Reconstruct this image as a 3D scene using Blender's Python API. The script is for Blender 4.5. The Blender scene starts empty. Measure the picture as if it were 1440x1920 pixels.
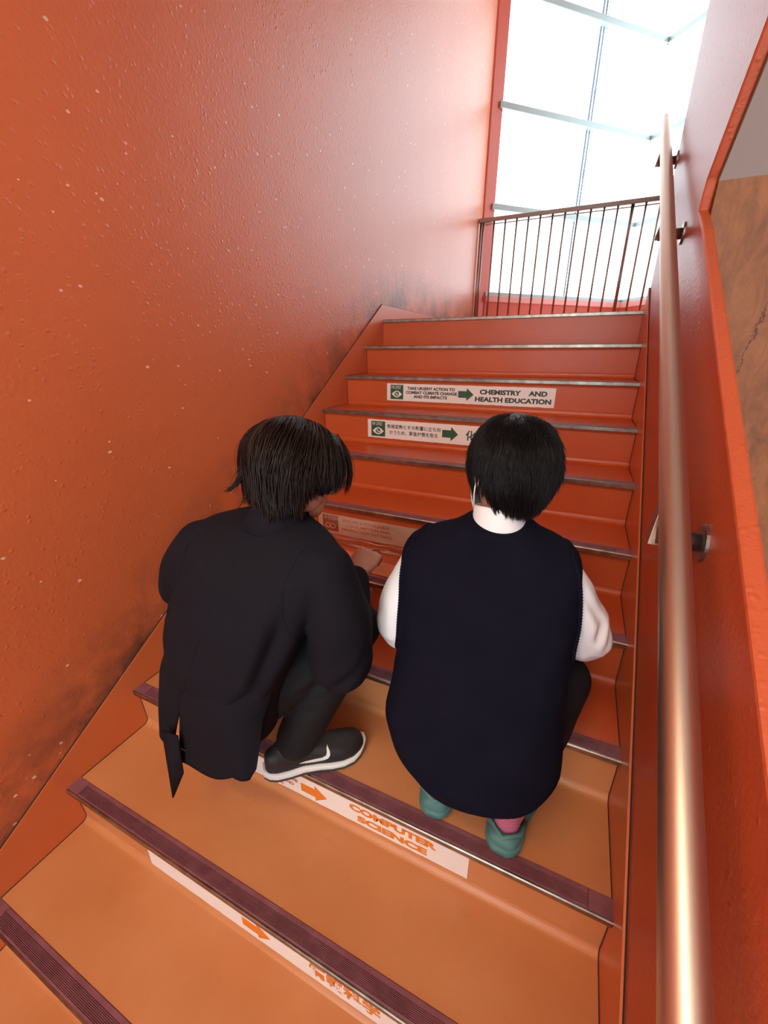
import bpy, bmesh, math, random
import numpy as np
from mathutils import Vector, Matrix
random.seed(7); rng = np.random.default_rng(7)
PI = math.pi
sc = bpy.context.scene
col = sc.collection

# ------------------------------------------------------------------ camera
cd = bpy.data.cameras.new('camera'); cam = bpy.data.objects.new('camera', cd); col.objects.link(cam)
YAW, PIT = -0.4350, -0.3664
cy, sy, cp, sp = math.cos(YAW), math.sin(YAW), math.cos(PIT), math.sin(PIT)
F = Vector((sy*cp, cy*cp, sp)); Rv = Vector((cy, -sy, 0)); U = Rv.cross(F)
cam.matrix_world = Matrix(((Rv.x, U.x, -F.x, 1.2811), (Rv.y, U.y, -F.y, -2.7275), (Rv.z, U.z, -F.z, -0.2124), (0, 0, 0, 1)))
cd.sensor_fit = 'VERTICAL'; cd.sensor_height = 36.0; cd.lens = 771.38*36/1920
cd.clip_start = 0.02; cd.clip_end = 200
sc.camera = cam
# ------------------------------------------------------------------ daylight and exposure
w = bpy.data.worlds.new('sky'); sc.world = w; w.use_nodes = True
bg = w.node_tree.nodes['Background']
bg.inputs['Color'].default_value = (0.86, 0.94, 1.0, 1); bg.inputs['Strength'].default_value = 4.2
sc.view_settings.view_transform = 'Standard'; sc.view_settings.look = 'None'
sc.view_settings.exposure = 0.42; sc.view_settings.gamma = 1.0
sc.view_settings.use_curve_mapping = False
sc.cycles.max_bounces = 8; sc.cycles.diffuse_bounces = 6; sc.cycles.glossy_bounces = 4; sc.cycles.transparent_max_bounces = 10
sc.cycles.use_denoising = True
FILL_POWER = 27.0            # unseen lamps added to brighten the lower steps
FILL_COLOR = (1.0, 0.80, 0.58)

# ------------------------------------------------------------------ measures
R = 0.165; T = 0.26; W = 1.513; OV = 0.0265; NS = 13
THK = 0.031
def nz(n): return -n*R
def ny(n): return -n*T

# ------------------------------------------------------------------ helpers
def tag(o, label=None, cat=None, group=None, kind=None):
    if label: o['label'] = label
    if cat: o['category'] = cat
    if group: o['group'] = group
    if kind: o['kind'] = kind
    return o
def mesh_obj(name, verts, faces, mat=None, parent=None, smooth=False):
    me = bpy.data.meshes.new(name)
    me.from_pydata([tuple(v) for v in verts], [], [tuple(f) for f in faces]); me.update()
    if smooth: me.polygons.foreach_set('use_smooth', [True]*len(me.polygons))
    o = bpy.data.objects.new(name, me); col.objects.link(o)
    if mat:
        for m in (mat if isinstance(mat, (list, tuple)) else [mat]): me.materials.append(m)
    if parent: o.parent = parent
    return o
def empty(name, loc=(0, 0, 0)):
    o = bpy.data.objects.new(name, None); col.objects.link(o); o.location = loc
    o.empty_display_size = .05
    return o
class MB:
    """collects shapes (world coordinates) into one mesh"""
    def __init__(s): s.v = []; s.f = []
    def add(s, v, f):
        b = len(s.v); s.v += [tuple(p) for p in v]; s.f += [tuple(i+b for i in q) for q in f]
        return s
    def box(s, x0, x1, y0, y1, z0, z1):
        v = [(x, y, z) for x in (x0, x1) for y in (y0, y1) for z in (z0, z1)]
        return s.add(v, [(0, 1, 3, 2), (4, 6, 7, 5), (0, 4, 5, 1), (2, 3, 7, 6), (0, 2, 6, 4), (1, 5, 7, 3)])
    def prism(s, poly, a, b, axis=0):
        """poly in the plane across axis: axis 0 -> (y,z); 2 -> (x,y)"""
        n = len(poly)
        def P(q, t): return (t, q[0], q[1]) if axis == 0 else ((q[0], t, q[1]) if axis == 1 else (q[0], q[1], t))
        v = [P(q, a) for q in poly] + [P(q, b) for q in poly]
        f = [tuple(range(n)), tuple(range(2*n-1, n-1, -1))] + [(i, (i+1) % n + n if False else i+n, (i+1) % n+n, (i+1) % n) for i in range(n)]
        return s.add(v, f)
    def tube(s, pts, rad, n=12, flat=1.0, cap=True):
        pts = [Vector(p) for p in pts]
        if not hasattr(rad, '__len__'): rad = [rad]*len(pts)
        up = None; rings = []
        for i, p in enumerate(pts):
            d = (pts[min(i+1, len(pts)-1)] - pts[max(i-1, 0)]).normalized()
            if up is None:
                up = d.orthogonal().normalized()
            up = (up - d*up.dot(d)).normalized()
            sd = d.cross(up)
            rings.append([p + (up*math.cos(a) + sd*math.sin(a)*flat)*rad[i] for a in [2*PI*k/n for k in range(n)]])
        v = [q for r in rings for q in r]; f = []
        for i in range(len(pts)-1):
            for k in range(n):
                f.append((i*n+k, i*n+(k+1) % n, (i+1)*n+(k+1) % n, (i+1)*n+k))
        if cap: f.append(tuple(range(n-1, -1, -1))); f.append(tuple((len(pts)-1)*n+k for k in range(n)))
        return s.add(v, f)
    def build(s, name, mat=None, parent=None, smooth=False, bevel=0, fix=True):
        o = mesh_obj(name, s.v, s.f, mat, parent, smooth)
        if fix:
            bm = bmesh.new(); bm.from_mesh(o.data); bmesh.ops.recalc_face_normals(bm, faces=bm.faces); bm.to_mesh(o.data); bm.free()
        if bevel:
            m = o.modifiers.new('bevel', 'BEVEL'); m.width = bevel; m.segments = 2; m.limit_method = 'ANGLE'; m.angle_limit = .6
        return o
def evaluated(o):
    """mesh of an object with its modifiers applied"""
    dg = bpy.context.evaluated_depsgraph_get(); dg.update()
    e = o.evaluated_get(dg); me = bpy.data.meshes.new_from_object(e)
    return me
def voxel(mb, size, smooth=3, name='tmp'):
    """union of closed shapes -> numpy verts, faces"""
    o = mesh_obj('tmp', mb.v, mb.f)
    bm = bmesh.new(); bm.from_mesh(o.data); bmesh.ops.recalc_face_normals(bm, faces=bm.faces); bm.to_mesh(o.data); bm.free()
    m = o.modifiers.new('r', 'REMESH'); m.mode = 'VOXEL'; m.voxel_size = size; m.adaptivity = 0
    me = evaluated(o); bpy.data.objects.remove(o)
    n = len(me.vertices); V = np.empty(n*3); me.vertices.foreach_get('co', V); V = V.reshape(-1, 3)
    Fc = [tuple(p.vertices) for p in me.polygons]
    E = np.empty(len(me.edges)*2, dtype=np.int64); me.edges.foreach_get('vertices', E); E = E.reshape(-1, 2)
    bpy.data.meshes.remove(me)
    V = lap(V, E, smooth)
    return V, Fc, E
def lap(V, E, it, lam=.5, wt=None):
    if it <= 0: return V
    n = len(V); deg = np.bincount(E.ravel(), minlength=n)[:, None].astype(float)
    for k in range(it):
        S = np.zeros_like(V)
        for c in range(3):
            S[:, c] = np.bincount(E[:, 0], V[E[:, 1], c], n) + np.bincount(E[:, 1], V[E[:, 0], c], n)
        D = S/np.maximum(deg, 1) - V
        V = V + (lam*D if wt is None else lam*D*wt[:, None])
    return V
def normals(V, Fc):
    q = np.array([f if len(f) == 4 else tuple(f)+(f[-1],) for f in Fc])
    n = np.cross(V[q[:, 2]]-V[q[:, 0]], V[q[:, 3]]-V[q[:, 1]])
    N = np.zeros_like(V)
    for k in range(4):
        for c in range(3): N[:, c] += np.bincount(q[:, k], n[:, c], len(V))
    N = N/np.maximum(np.linalg.norm(N, axis=1), 1e-12)[:, None]
    if (N*(V-V.mean(0))).sum() < 0: N = -N
    return N
def segdist(V, pts):
    pts = np.array(pts, float); best = np.full(len(V), 1e9); ends = np.zeros(len(V))
    L = len(pts)-1
    for i in range(L):
        a, b = pts[i], pts[i+1]; ab = b-a
        t = np.clip(((V-a)@ab)/(ab@ab), 0, 1); d = np.linalg.norm(V-(a+t[:, None]*ab), axis=1)
        m = d < best; best[m] = d[m]; ends[m] = (i+t[m])/L
    return best, ends
def folds(V, Fc, fl):
    """creases: (points, width, depth); positive depth digs in, shoulders rise beside it"""
    N = normals(V, Fc); D = np.zeros(len(V))
    for pts, wd, dp in fl:
        d, e = segdist(V, pts); fade = np.sin(np.clip(e, 0.02, .98)*PI)**.6
        g = np.exp(-(d/wd)**2) - .55*np.exp(-((d-1.9*wd)/wd)**2)
        D -= dp*g*fade
    return V + N*D[:, None]
def vnoise(V, scale, seed=0):
    """smooth value noise on points"""
    r = np.random.default_rng(seed); G = r.random((32, 32, 32))*2-1
    P = V*scale + 100.3; i = np.floor(P).astype(int); f = P-i; f = f*f*(3-2*f); o = np.zeros(len(V))
    for dx in (0, 1):
        for dy in (0, 1):
            for dz in (0, 1):
                wgt = (f[:, 0] if dx else 1-f[:, 0])*(f[:, 1] if dy else 1-f[:, 1])*(f[:, 2] if dz else 1-f[:, 2])
                o += wgt*G[(i[:, 0]+dx) % 32, (i[:, 1]+dy) % 32, (i[:, 2]+dz) % 32]
    return o
def ball(mb, c, rx, ry=None, rz=None, M=None, nu=20, nv=14):
    ry = ry or rx; rz = rz or rx; c = Vector(c); v = []; f = []
    for j in range(nv+1):
        th = PI*j/nv
        for i in range(nu):
            ph = 2*PI*i/nu
            p = Vector((rx*math.sin(th)*math.cos(ph), ry*math.sin(th)*math.sin(ph), rz*math.cos(th)))
            if M is not None: p = M @ p
            v.append(c+p)
    for j in range(nv):
        for i in range(nu): f.append((j*nu+i, j*nu+(i+1) % nu, (j+1)*nu+(i+1) % nu, (j+1)*nu+i))
    bm = bmesh.new(); vs = [bm.verts.new(p) for p in v]
    for q in f:
        try: bm.faces.new([vs[k] for k in q])
        except ValueError: pass
    bmesh.ops.remove_doubles(bm, verts=bm.verts, dist=1e-6)
    bm.verts.index_update(); mb.add([p.co[:] for p in bm.verts], [[q.index for q in fc.verts] for fc in bm.faces]); bm.free()
def limb(mb, pts, rad, n=16, flat=1.0):
    """tapered limb with round joints"""
    P = [Vector(p) for p in pts]; Q = []; Rr = []
    for i in range(len(P)-1):
        for k in range(6):
            t = k/6; Q.append(P[i].lerp(P[i+1], t)); Rr.append(rad[i]+(rad[i+1]-rad[i])*t)
    Q.append(P[-1]); Rr.append(rad[-1])
    # soften the corners of the path
    for _ in range(2): Q = [Q[0]]+[(Q[i-1]+Q[i]*2+Q[i+1])/4 for i in range(1, len(Q)-1)]+[Q[-1]]
    mb.tube(Q, Rr, n, flat)
    ball(mb, Q[0], Rr[0]*.99); ball(mb, Q[-1], Rr[-1]*.99)
def loft(mb, rows, n=40):
    """rows: (centre, half width vector, half depth vector, exponent); closed solid"""
    v = []; f = []
    for c, a, b, ex in rows:
        c = Vector(c); a = Vector(a); b = Vector(b)
        for k in range(n):
            t = 2*PI*k/n; ct, st = math.cos(t), math.sin(t)
            x = math.copysign(abs(ct)**(2/ex), ct); y = math.copysign(abs(st)**(2/ex), st)
            v.append(c + a*x + b*y)
    m = len(rows)
    for i in range(m-1):
        for k in range(n): f.append((i*n+k, i*n+(k+1) % n, (i+1)*n+(k+1) % n, (i+1)*n+k))
    f.append(tuple(range(n-1, -1, -1))); f.append(tuple((m-1)*n+k for k in range(n)))
    mb.add(v, f)

# ------------------------------------------------------------------ materials
def newmat(name):
    m = bpy.data.materials.new(name); m.use_nodes = True
    nt = m.node_tree; b = nt.nodes['Principled BSDF']; return m, nt, b
def N(nt, t, **kw):
    n = nt.nodes.new(t)
    for k, v in kw.items():
        if k in n.inputs: n.inputs[k].default_value = v
        else: setattr(n, k, v)
    return n
def simple(name, c, rough=.5, metal=0, spec=.5, bump=None, var=None, coat=0):
    """bump=(scale, strength, distance) ; var=(scale, colour2)"""
    m, nt, b = newmat(name)
    b.inputs['Base Color'].default_value = (*c, 1); b.inputs['Roughness'].default_value = rough
    b.inputs['Metallic'].default_value = metal; b.inputs['Specular IOR Level'].default_value = spec
    b.inputs['Coat Weight'].default_value = coat
    tc = N(nt, 'ShaderNodeTexCoord')
    if bump:
        no = N(nt, 'ShaderNodeTexNoise', Scale=bump[0], Detail=3.0); bu = N(nt, 'ShaderNodeBump', Strength=bump[1], Distance=bump[2])
        nt.links.new(tc.outputs['Object'], no.inputs['Vector']); nt.links.new(no.outputs['Fac'], bu.inputs['Height']); nt.links.new(bu.outputs['Normal'], b.inputs['Normal'])
    if var:
        no = N(nt, 'ShaderNodeTexNoise', Scale=var[0], Detail=4.0); rp = N(nt, 'ShaderNodeValToRGB')
        rp.color_ramp.elements[0].position = .35; rp.color_ramp.elements[1].position = .65
        rp.color_ramp.elements[0].color = (*c, 1); rp.color_ramp.elements[1].color = (*var[1], 1)
        nt.links.new(tc.outputs['Object'], no.inputs['Vector']); nt.links.new(no.outputs['Fac'], rp.inputs['Fac']); nt.links.new(rp.outputs['Color'], b.inputs['Base Color'])
    return m
def wall_paint(name, c, rough=.38, bumps=True, dirt=0.0, spec=.5, chips=True):
    """thick gloss paint over pebbled plaster, paint chips and scuffs along the skirting"""
    m, nt, b = newmat(name); L = nt.links.new
    tc = N(nt, 'ShaderNodeTexCoord'); obj = tc.outputs['Object']
    b.inputs['Roughness'].default_value = rough; b.inputs['Specular IOR Level'].default_value = spec
    n1 = N(nt, 'ShaderNodeTexNoise', Scale=1.7, Detail=4.0)
    L(obj, n1.inputs['Vector'])
    mx = N(nt, 'ShaderNodeMix', data_type='RGBA'); L(n1.outputs['Fac'], mx.inputs[0])
    mx.inputs[6].default_value = (c[0]*.88, c[1]*.85, c[2]*.85, 1); mx.inputs[7].default_value = (min(1, c[0]*1.08), c[1]*1.12, c[2]*1.12, 1)
    cur = mx.outputs[2]
    if dirt:
        # grime band just above the sloping skirting line
        sx = N(nt, 'ShaderNodeSeparateXYZ'); L(obj, sx.inputs[0])
        mn = N(nt, 'ShaderNodeMath', operation='MINIMUM'); mn.inputs[1].default_value = 0.0; L(sx.outputs[1], mn.inputs[0])
        a = N(nt, 'ShaderNodeMath', operation='MULTIPLY'); a.inputs[1].default_value = -R/T; L(mn.outputs[0], a.inputs[0])
        d = N(nt, 'ShaderNodeMath', operation='ADD'); L(sx.outputs[2], d.inputs[0]); L(a.outputs[0], d.inputs[1])
        mr = N(nt, 'ShaderNodeMapRange'); mr.inputs[1].default_value = .40; mr.inputs[2].default_value = .10; L(d.outputs[0], mr.inputs[0])
        n2 = N(nt, 'ShaderNodeTexNoise', Scale=4.5, Detail=7.0, Roughness=.65); L(obj, n2.inputs['Vector'])
        r2 = N(nt, 'ShaderNodeValToRGB'); r2.color_ramp.elements[0].position = .36; r2.color_ramp.elements[1].position = .62; L(n2.outputs['Fac'], r2.inputs['Fac'])
        ml = N(nt, 'ShaderNodeMath', operation='MULTIPLY'); L(mr.outputs[0], ml.inputs[0]); L(r2.outputs['Color'], ml.inputs[1])
        ml2 = N(nt, 'ShaderNodeMath', operation='MULTIPLY'); L(ml.outputs[0], ml2.inputs[0]); ml2.inputs[1].default_value = dirt
        m2 = N(nt, 'ShaderNodeMix', data_type='RGBA'); L(ml2.outputs[0], m2.inputs[0]); L(cur, m2.inputs[6]); m2.inputs[7].default_value = (.10, .045, .03, 1); cur = m2.outputs[2]
    if chips:
        mp = N(nt, 'ShaderNodeMapping'); mp.inputs['Scale'].default_value = (15, 15, 21); mp.inputs['Rotation'].default_value = (.5, 0, 0); L(obj, mp.inputs[0])
        vo = N(nt, 'ShaderNodeTexVoronoi', Scale=1.0); L(mp.outputs[0], vo.inputs['Vector'])
        n3 = N(nt, 'ShaderNodeTexNoise', Scale=60, Detail=3.0); L(obj, n3.inputs['Vector'])
        ad = N(nt, 'ShaderNodeMath', operation='MULTIPLY_ADD'); L(n3.outputs['Fac'], ad.inputs[0]); ad.inputs[1].default_value = .20; L(vo.outputs['Distance'], ad.inputs[2])
        sc3 = N(nt, 'ShaderNodeSeparateColor'); L(vo.outputs['Color'], sc3.inputs[0])
        th = N(nt, 'ShaderNodeMapRange'); th.inputs[1].default_value = .0; th.inputs[2].default_value = 1.0; th.inputs[3].default_value = -.08; th.inputs[4].default_value = .182; L(sc3.outputs[0], th.inputs[0])
        lt = N(nt, 'ShaderNodeMath', operation='LESS_THAN'); L(ad.outputs[0], lt.inputs[0]); L(th.outputs[0], lt.inputs[1])
        m3 = N(nt, 'ShaderNodeMix', data_type='RGBA'); L(lt.outputs[0], m3.inputs[0]); L(cur, m3.inputs[6]); m3.inputs[7].default_value = (.75, .55, .42, 1); cur = m3.outputs[2]
    L(cur, b.inputs['Base Color'])
    if bumps:
        dn = N(nt, 'ShaderNodeTexNoise', Scale=40, Detail=2.0); L(obj, dn.inputs['Vector'])
        dm = N(nt, 'ShaderNodeMix', data_type='VECTOR'); dm.inputs[0].default_value = .012; L(obj, dm.inputs[4]); L(dn.outputs['Color'], dm.inputs[5])
        nb = N(nt, 'ShaderNodeTexVoronoi', Scale=62, feature='F1'); L(dm.outputs[1], nb.inputs['Vector'])
        gs = N(nt, 'ShaderNodeSeparateColor'); L(nb.outputs['Color'], gs.inputs[0])
        m1_ = N(nt, 'ShaderNodeMapRange'); m1_.inputs[1].default_value = .42; m1_.inputs[2].default_value = .12; L(nb.outputs['Distance'], m1_.inputs[0])
        m2_ = N(nt, 'ShaderNodeMapRange'); m2_.inputs[1].default_value = .35; m2_.inputs[2].default_value = .75; L(gs.outputs[0], m2_.inputs[0])
        rp = N(nt, 'ShaderNodeMath', operation='MULTIPLY'); L(m1_.outputs[0], rp.inputs[0]); L(m2_.outputs[0], rp.inputs[1])
        nc = N(nt, 'ShaderNodeTexNoise', Scale=95, Detail=3.0); L(obj, nc.inputs['Vector'])
        ad2 = N(nt, 'ShaderNodeMath', operation='MULTIPLY_ADD'); L(nc.outputs['Fac'], ad2.inputs[0]); ad2.inputs[1].default_value = .9; L(rp.outputs[0], ad2.inputs[2])
        bu = N(nt, 'ShaderNodeBump', Strength=.6, Distance=.0022); L(ad2.outputs[0], bu.inputs['Height']); L(bu.outputs['Normal'], b.inputs['Normal'])
    return m
M = {}
M['wall'] = wall_paint('red orange pebbled gloss paint', (.61, .152, .052), rough=.40, dirt=.9)
M['wall_r'] = wall_paint('red orange pebbled gloss paint on parapet', (.52, .098, .034), rough=.42, dirt=.0, chips=False, spec=.35)
M['paint'] = wall_paint('smooth red paint', (.55, .085, .045), rough=.4, bumps=False, chips=False)
M['skirt'] = wall_paint('orange skirting paint', (.60, .150, .048), rough=.34, bumps=False, dirt=0, chips=True)
M['sill'] = simple('pale red sill', (.72, .30, .26), .35)
M['joint'] = simple('dark dirty joint', (.035, .015, .012), .9)
def tread_mat(nm, c1, c2):
    m, nt, b = newmat(nm); L = nt.links.new
    tc = N(nt, 'ShaderNodeTexCoord'); obj = tc.outputs['Object']
    n1 = N(nt, 'ShaderNodeTexNoise', Scale=3.2, Detail=6.0, Roughness=.6); L(obj, n1.inputs['Vector'])
    rp = N(nt, 'ShaderNodeValToRGB'); e = rp.color_ramp.elements
    e[0].position = .30; e[0].color = (*c1, 1); e[1].position = .72; e[1].color = (*c2, 1); L(n1.outputs['Fac'], rp.inputs['Fac'])
    n2 = N(nt, 'ShaderNodeTexNoise', Scale=14, Detail=6.0, Roughness=.7); L(obj, n2.inputs['Vector'])
    r2 = N(nt, 'ShaderNodeValToRGB'); r2.color_ramp.elements[0].position = .62; r2.color_ramp.elements[1].position = .80; L(n2.outputs['Fac'], r2.inputs['Fac'])
    ml = N(nt, 'ShaderNodeMath', operation='MULTIPLY'); L(r2.outputs['Color'], ml.inputs[0]); ml.inputs[1].default_value = .35
    mx = N(nt, 'ShaderNodeMix', data_type='RGBA'); L(ml.outputs[0], mx.inputs[0]); L(rp.outputs['Color'], mx.inputs[6]); mx.inputs[7].default_value = (.30, .09, .035, 1)
    L(mx.outputs[2], b.inputs['Base Color'])
    b.inputs['Roughness'].default_value = .34
    nr = N(nt, 'ShaderNodeMapRange'); nr.inputs[3].default_value = .26; nr.inputs[4].default_value = .46; L(n1.outputs['Fac'], nr.inputs[0]); L(nr.outputs[0], b.inputs['Roughness'])
    nb = N(nt, 'ShaderNodeTexNoise', Scale=240, Detail=2.0); L(obj, nb.inputs['Vector'])
    bu = N(nt, 'ShaderNodeBump', Strength=.12, Distance=.001); L(nb.outputs['Fac'], bu.inputs['Height']); L(bu.outputs['Normal'], b.inputs['Normal'])
    return m
M['tread'] = tread_mat('orange vinyl stair sheet', (.47, .072, .016), (.54, .098, .022))
M['tread_lit'] = tread_mat('orange vinyl stair sheet with painted light', (.49, .180, .062), (.58, .240, .095))  # paler tan copy of the same vinyl: lower steps' light put into its colour
M['rubber'] = simple('maroon ribbed rubber', (.23, .080, .100), .5, var=(30, (.17, .055, .07)))
M['lip'] = simple('worn steel nosing', (.42, .36, .30), .33, metal=1, bump=(60, .2, .001), var=(25, (.26, .21, .17)))
M['steel'] = simple('brushed stainless steel', (.62, .50, .40), .42, metal=1, bump=(35, .05, .001))
M['steel_dark'] = simple('dull cast steel', (.32, .27, .25), .38, metal=1, bump=(90, .3, .001))
M['alu'] = simple('pale aluminium', (.40, .50, .50), .4, metal=.2)
M['gasket'] = simple('dark gasket', (.12, .15, .22), .6)
M['soffit'] = simple('grey beige painted soffit', (.30, .26, .23), .8, bump=(80, .2, .002))
M['plain'] = simple('plain plaster', (.62, .30, .22), .8)
def brown_mat():
    m, nt, b = newmat('cracked brown board'); L = nt.links.new
    tc = N(nt, 'ShaderNodeTexCoord'); mp = N(nt, 'ShaderNodeMapping'); mp.inputs['Scale'].default_value = (3, 3, 1.2); L(tc.outputs['Object'], mp.inputs[0])
    n1 = N(nt, 'ShaderNodeTexNoise', Scale=7, Detail=9.0, Roughness=.72, Distortion=.5); L(mp.outputs[0], n1.inputs['Vector'])
    rp = N(nt, 'ShaderNodeValToRGB'); e = rp.color_ramp.elements; e[0].position = .3; e[0].color = (.13, .045, .014, 1); e[1].position = .7; e[1].color = (.32, .125, .040, 1); L(n1.outputs['Fac'], rp.inputs['Fac'])
    vo = N(nt, 'ShaderNodeTexVoronoi', Scale=.9, feature='DISTANCE_TO_EDGE')
    ds = N(nt, 'ShaderNodeMix', data_type='VECTOR'); ds.inputs[0].default_value = .2; L(mp.outputs[0], ds.inputs[4]); L(n1.outputs['Color'], ds.inputs[5]); L(ds.outputs[1], vo.inputs['Vector'])
    lt = N(nt, 'ShaderNodeMath', operation='LESS_THAN'); lt.inputs[1].default_value = .004; L(vo.outputs['Distance'], lt.inputs[0])
    mx = N(nt, 'ShaderNodeMix', data_type='RGBA'); L(lt.outputs[0], mx.inputs[0]); L(rp.outputs['Color'], mx.inputs[6]); mx.inputs[7].default_value = (.05, .018, .008, 1)
    L(mx.outputs[2], b.inputs['Base Color']); b.inputs['Roughness'].default_value = .55
    bu = N(nt, 'ShaderNodeBump', Strength=.4, Distance=.004); L(n1.outputs['Fac'], bu.inputs['Height']); L(bu.outputs['Normal'], b.inputs['Normal'])
    return m
M['brown'] = brown_mat()
M['paper'] = simple('white poster paper', (.80, .72, .66), .55, bump=(14, .35, .004))
M['green'] = simple('dark green print', (.020, .085, .035), .5)
M['black_ink'] = simple('black print', (.03, .03, .025), .5)
M['orange_ink'] = simple('orange print', (.72, .20, .02), .5)
M['rust_ink'] = simple('rust print', (.50, .13, .03), .5)
M['white_ink'] = simple('white print', (.80, .74, .70), .5)
M['skin'] = simple('skin', (.48, .25, .17), .5, bump=(220, .12, .0006), var=(30, (.44, .21, .14)))
M['skin'].node_tree.nodes['Principled BSDF'].inputs['Subsurface Weight'].default_value = .06
M['hairB'] = simple('black hair', (.0045, .004, .005), .42, spec=.3)
M['hairA'] = simple('dark brown hair', (.013, .0062, .0048), .40, spec=.35)
M['scalp'] = simple('hair base', (.006, .005, .005), .7)
M['blazer'] = simple('charcoal navy wool', (.0082, .0084, .0130), .85, spec=.12, bump=(600, .25, .0006), var=(9, (.0084, .0084, .0125)))
M['trousers'] = simple('black trousers', (.0065, .0065, .0085), .8, spec=.3, bump=(500, .2, .0005))
M['vest'] = simple('navy knit', (.0062, .0062, .0140), .9, spec=.08, bump=(420, .5, .0012), var=(12, (.0050, .0050, .0115)))
M['shirt'] = simple('white cotton', (.80, .80, .82), .75, bump=(300, .15, .0005))
M['mask'] = simple('white mask', (.85, .85, .84), .8)
M['shoe_black'] = simple('black shoe mesh', (.014, .014, .015), .6, bump=(500, .5, .0008))
M['shoe_white'] = simple('white rubber sole', (.78, .78, .76), .45)
M['shoe_sole'] = simple('dark outsole', (.03, .032, .03), .7)
M['teal'] = simple('teal canvas', (.085, .22, .21), .7, bump=(350, .4, .0008), var=(20, (.06, .17, .165)))
M['pink'] = simple('pink sock', (.52, .14, .24), .8, bump=(400, .4, .0008))
M['backing'] = simple('peach backing paper', (.66, .20, .085), .5)
M['cream'] = simple('cream lining edge', (.75, .62, .35), .6)
def glassy(name, tint, gloss, rough=.02):
    m = bpy.data.materials.new(name); m.use_nodes = True; nt = m.node_tree; nt.nodes.clear(); L = nt.links.new
    o = N(nt, 'ShaderNodeOutputMaterial'); t = N(nt, 'ShaderNodeBsdfTransparent'); t.inputs[0].default_value = (*tint, 1)
    g = N(nt, 'ShaderNodeBsdfGlossy'); g.inputs['Roughness'].default_value = rough
    fr = N(nt, 'ShaderNodeLayerWeight'); fr.inputs[0].default_value = gloss
    mx = N(nt, 'ShaderNodeMixShader'); mh = N(nt, 'ShaderNodeMath', operation='MULTIPLY_ADD'); mh.inputs[1].default_value = .8; mh.inputs[2].default_value = .03; L(fr.outputs[1], mh.inputs[0]); L(mh.outputs[0], mx.inputs[0]); L(t.outputs[0], mx.inputs[1]); L(g.outputs[0], mx.inputs[2]); L(mx.outputs[0], o.inputs[0])
    return m
M['glass'] = glassy('window glass', (.96, .99, .99), .08)
M['film'] = glassy('clear plastic film', (.96, .86, .80), .35, .10)
def emit(name, c, s):
    m = bpy.data.materials.new(name); m.use_nodes = True; nt = m.node_tree; nt.nodes.clear()
    o = N(nt, 'ShaderNodeOutputMaterial'); e = N(nt, 'ShaderNodeEmission'); e.inputs[0].default_value = (*c, 1); e.inputs[1].default_value = s
    nt.links.new(e.outputs[0], o.inputs[0]); return m
M['lamp'] = emit('added fill lamp cover', FILL_COLOR, FILL_POWER)

# ------------------------------------------------------------------ the setting
def struct(o): o['kind'] = 'structure'; return o
XE = 3.10; YB = -5.2; ZT = 4.4; ZL = nz(NS)      # far side wall, rear wall, ceiling, lower landing
YW = 2.6
PL = R/T
# left wall
struct(MB().prism([(YB, -3.3), (YW, -3.3), (YW, ZT), (YB, ZT)], -.16, -.004).build('wall_left', M['wall']))
# jamb at the end of the left wall
struct(MB().prism([(-.16, YW), (-.004, YW), (.012, YW+.012), (.095, 2.735), (.03, 2.80), (-.16, 2.95)], -3.3, ZT, 2).build('trim_1', M['paint'], bevel=.006))
# dividing wall with the sloping opening
pl = lambda y, h: PL*y+h
poly = [(-4.6, -3.3), (0, -3.3), (0, 1.55), (-4.6, 1.55+4.6*PL), (-4.6, .455+.612*3.279), (-1.321, .455), (-1.004, .261),
        (-.985, .190), (-1.12, pl(-1.12, .826)), (-4.6, pl(-4.6, .826))]
struct(MB().prism(poly, W+.003, W+THK).build('wall_right', M['wall_r'], bevel=.005))
# flight that climbs back over the opening: soffit and stringer
struct(MB().prism([(0, -.25), (0, 0), (-4.6, 4.6*PL), (-4.6, .25+3.58*.612), (-1.02, .25), (-.95, .25), (-.95, -.25)], W+THK, XE).build('ceiling_flight', M['soffit']))
bpy.data.objects['ceiling_flight'].name = 'trim_2'
struct(MB().box(W+THK, XE, -1.02, -.9, -3.3, .25).build('wall_back', M['brown']))
struct(MB().box(XE, XE+.15, YB, 2.75, -3.3, ZT).build('wall_far', M['plain']))
# rear wall, its window opening added to let light onto the lower steps
rw = MB(); rw.box(-.16, .25, YB-.15, YB, -3.3, ZT).box(2.85, XE, YB-.15, YB, -3.3, ZT).box(.25, 2.85, YB-.15, YB, -3.3, -1.3).box(.25, 2.85, YB-.15, YB, 1.75, ZT)
struct(MB().box(0, XE, YB, -3.45, 1.9, 2.145).build('floor_4', simple('white painted slab', (.72, .66, .58), .8)))
struct(rw.build('wall_front', M['plain']))
struct(MB().box(-.16, XE+.15, YB-.15, 4.6, ZT, ZT+.15).build('ceiling', simple('white ceiling', (.75, .70, .64), .8)))
# landing slab and lower landing
struct(MB().box(0, XE, 0.012, 2.52, -.25, -.0005).build('floor', M['tread']))
struct(MB().box(-.16, XE, YB, ny(NS)-.0, ZL-R-.2, ZL-.0).build('floor_lower', M['tread']))
struct(MB().prism([(-.3, 2.6), (3.4, 2.6), (1.56, 4.6)], -3.45, -3.3, 2).build('floor_void', M['paint']))
bpy.data.objects['floor_lower'].name = 'floor_2'; bpy.data.objects['floor_void'].name = 'floor_3'

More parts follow.
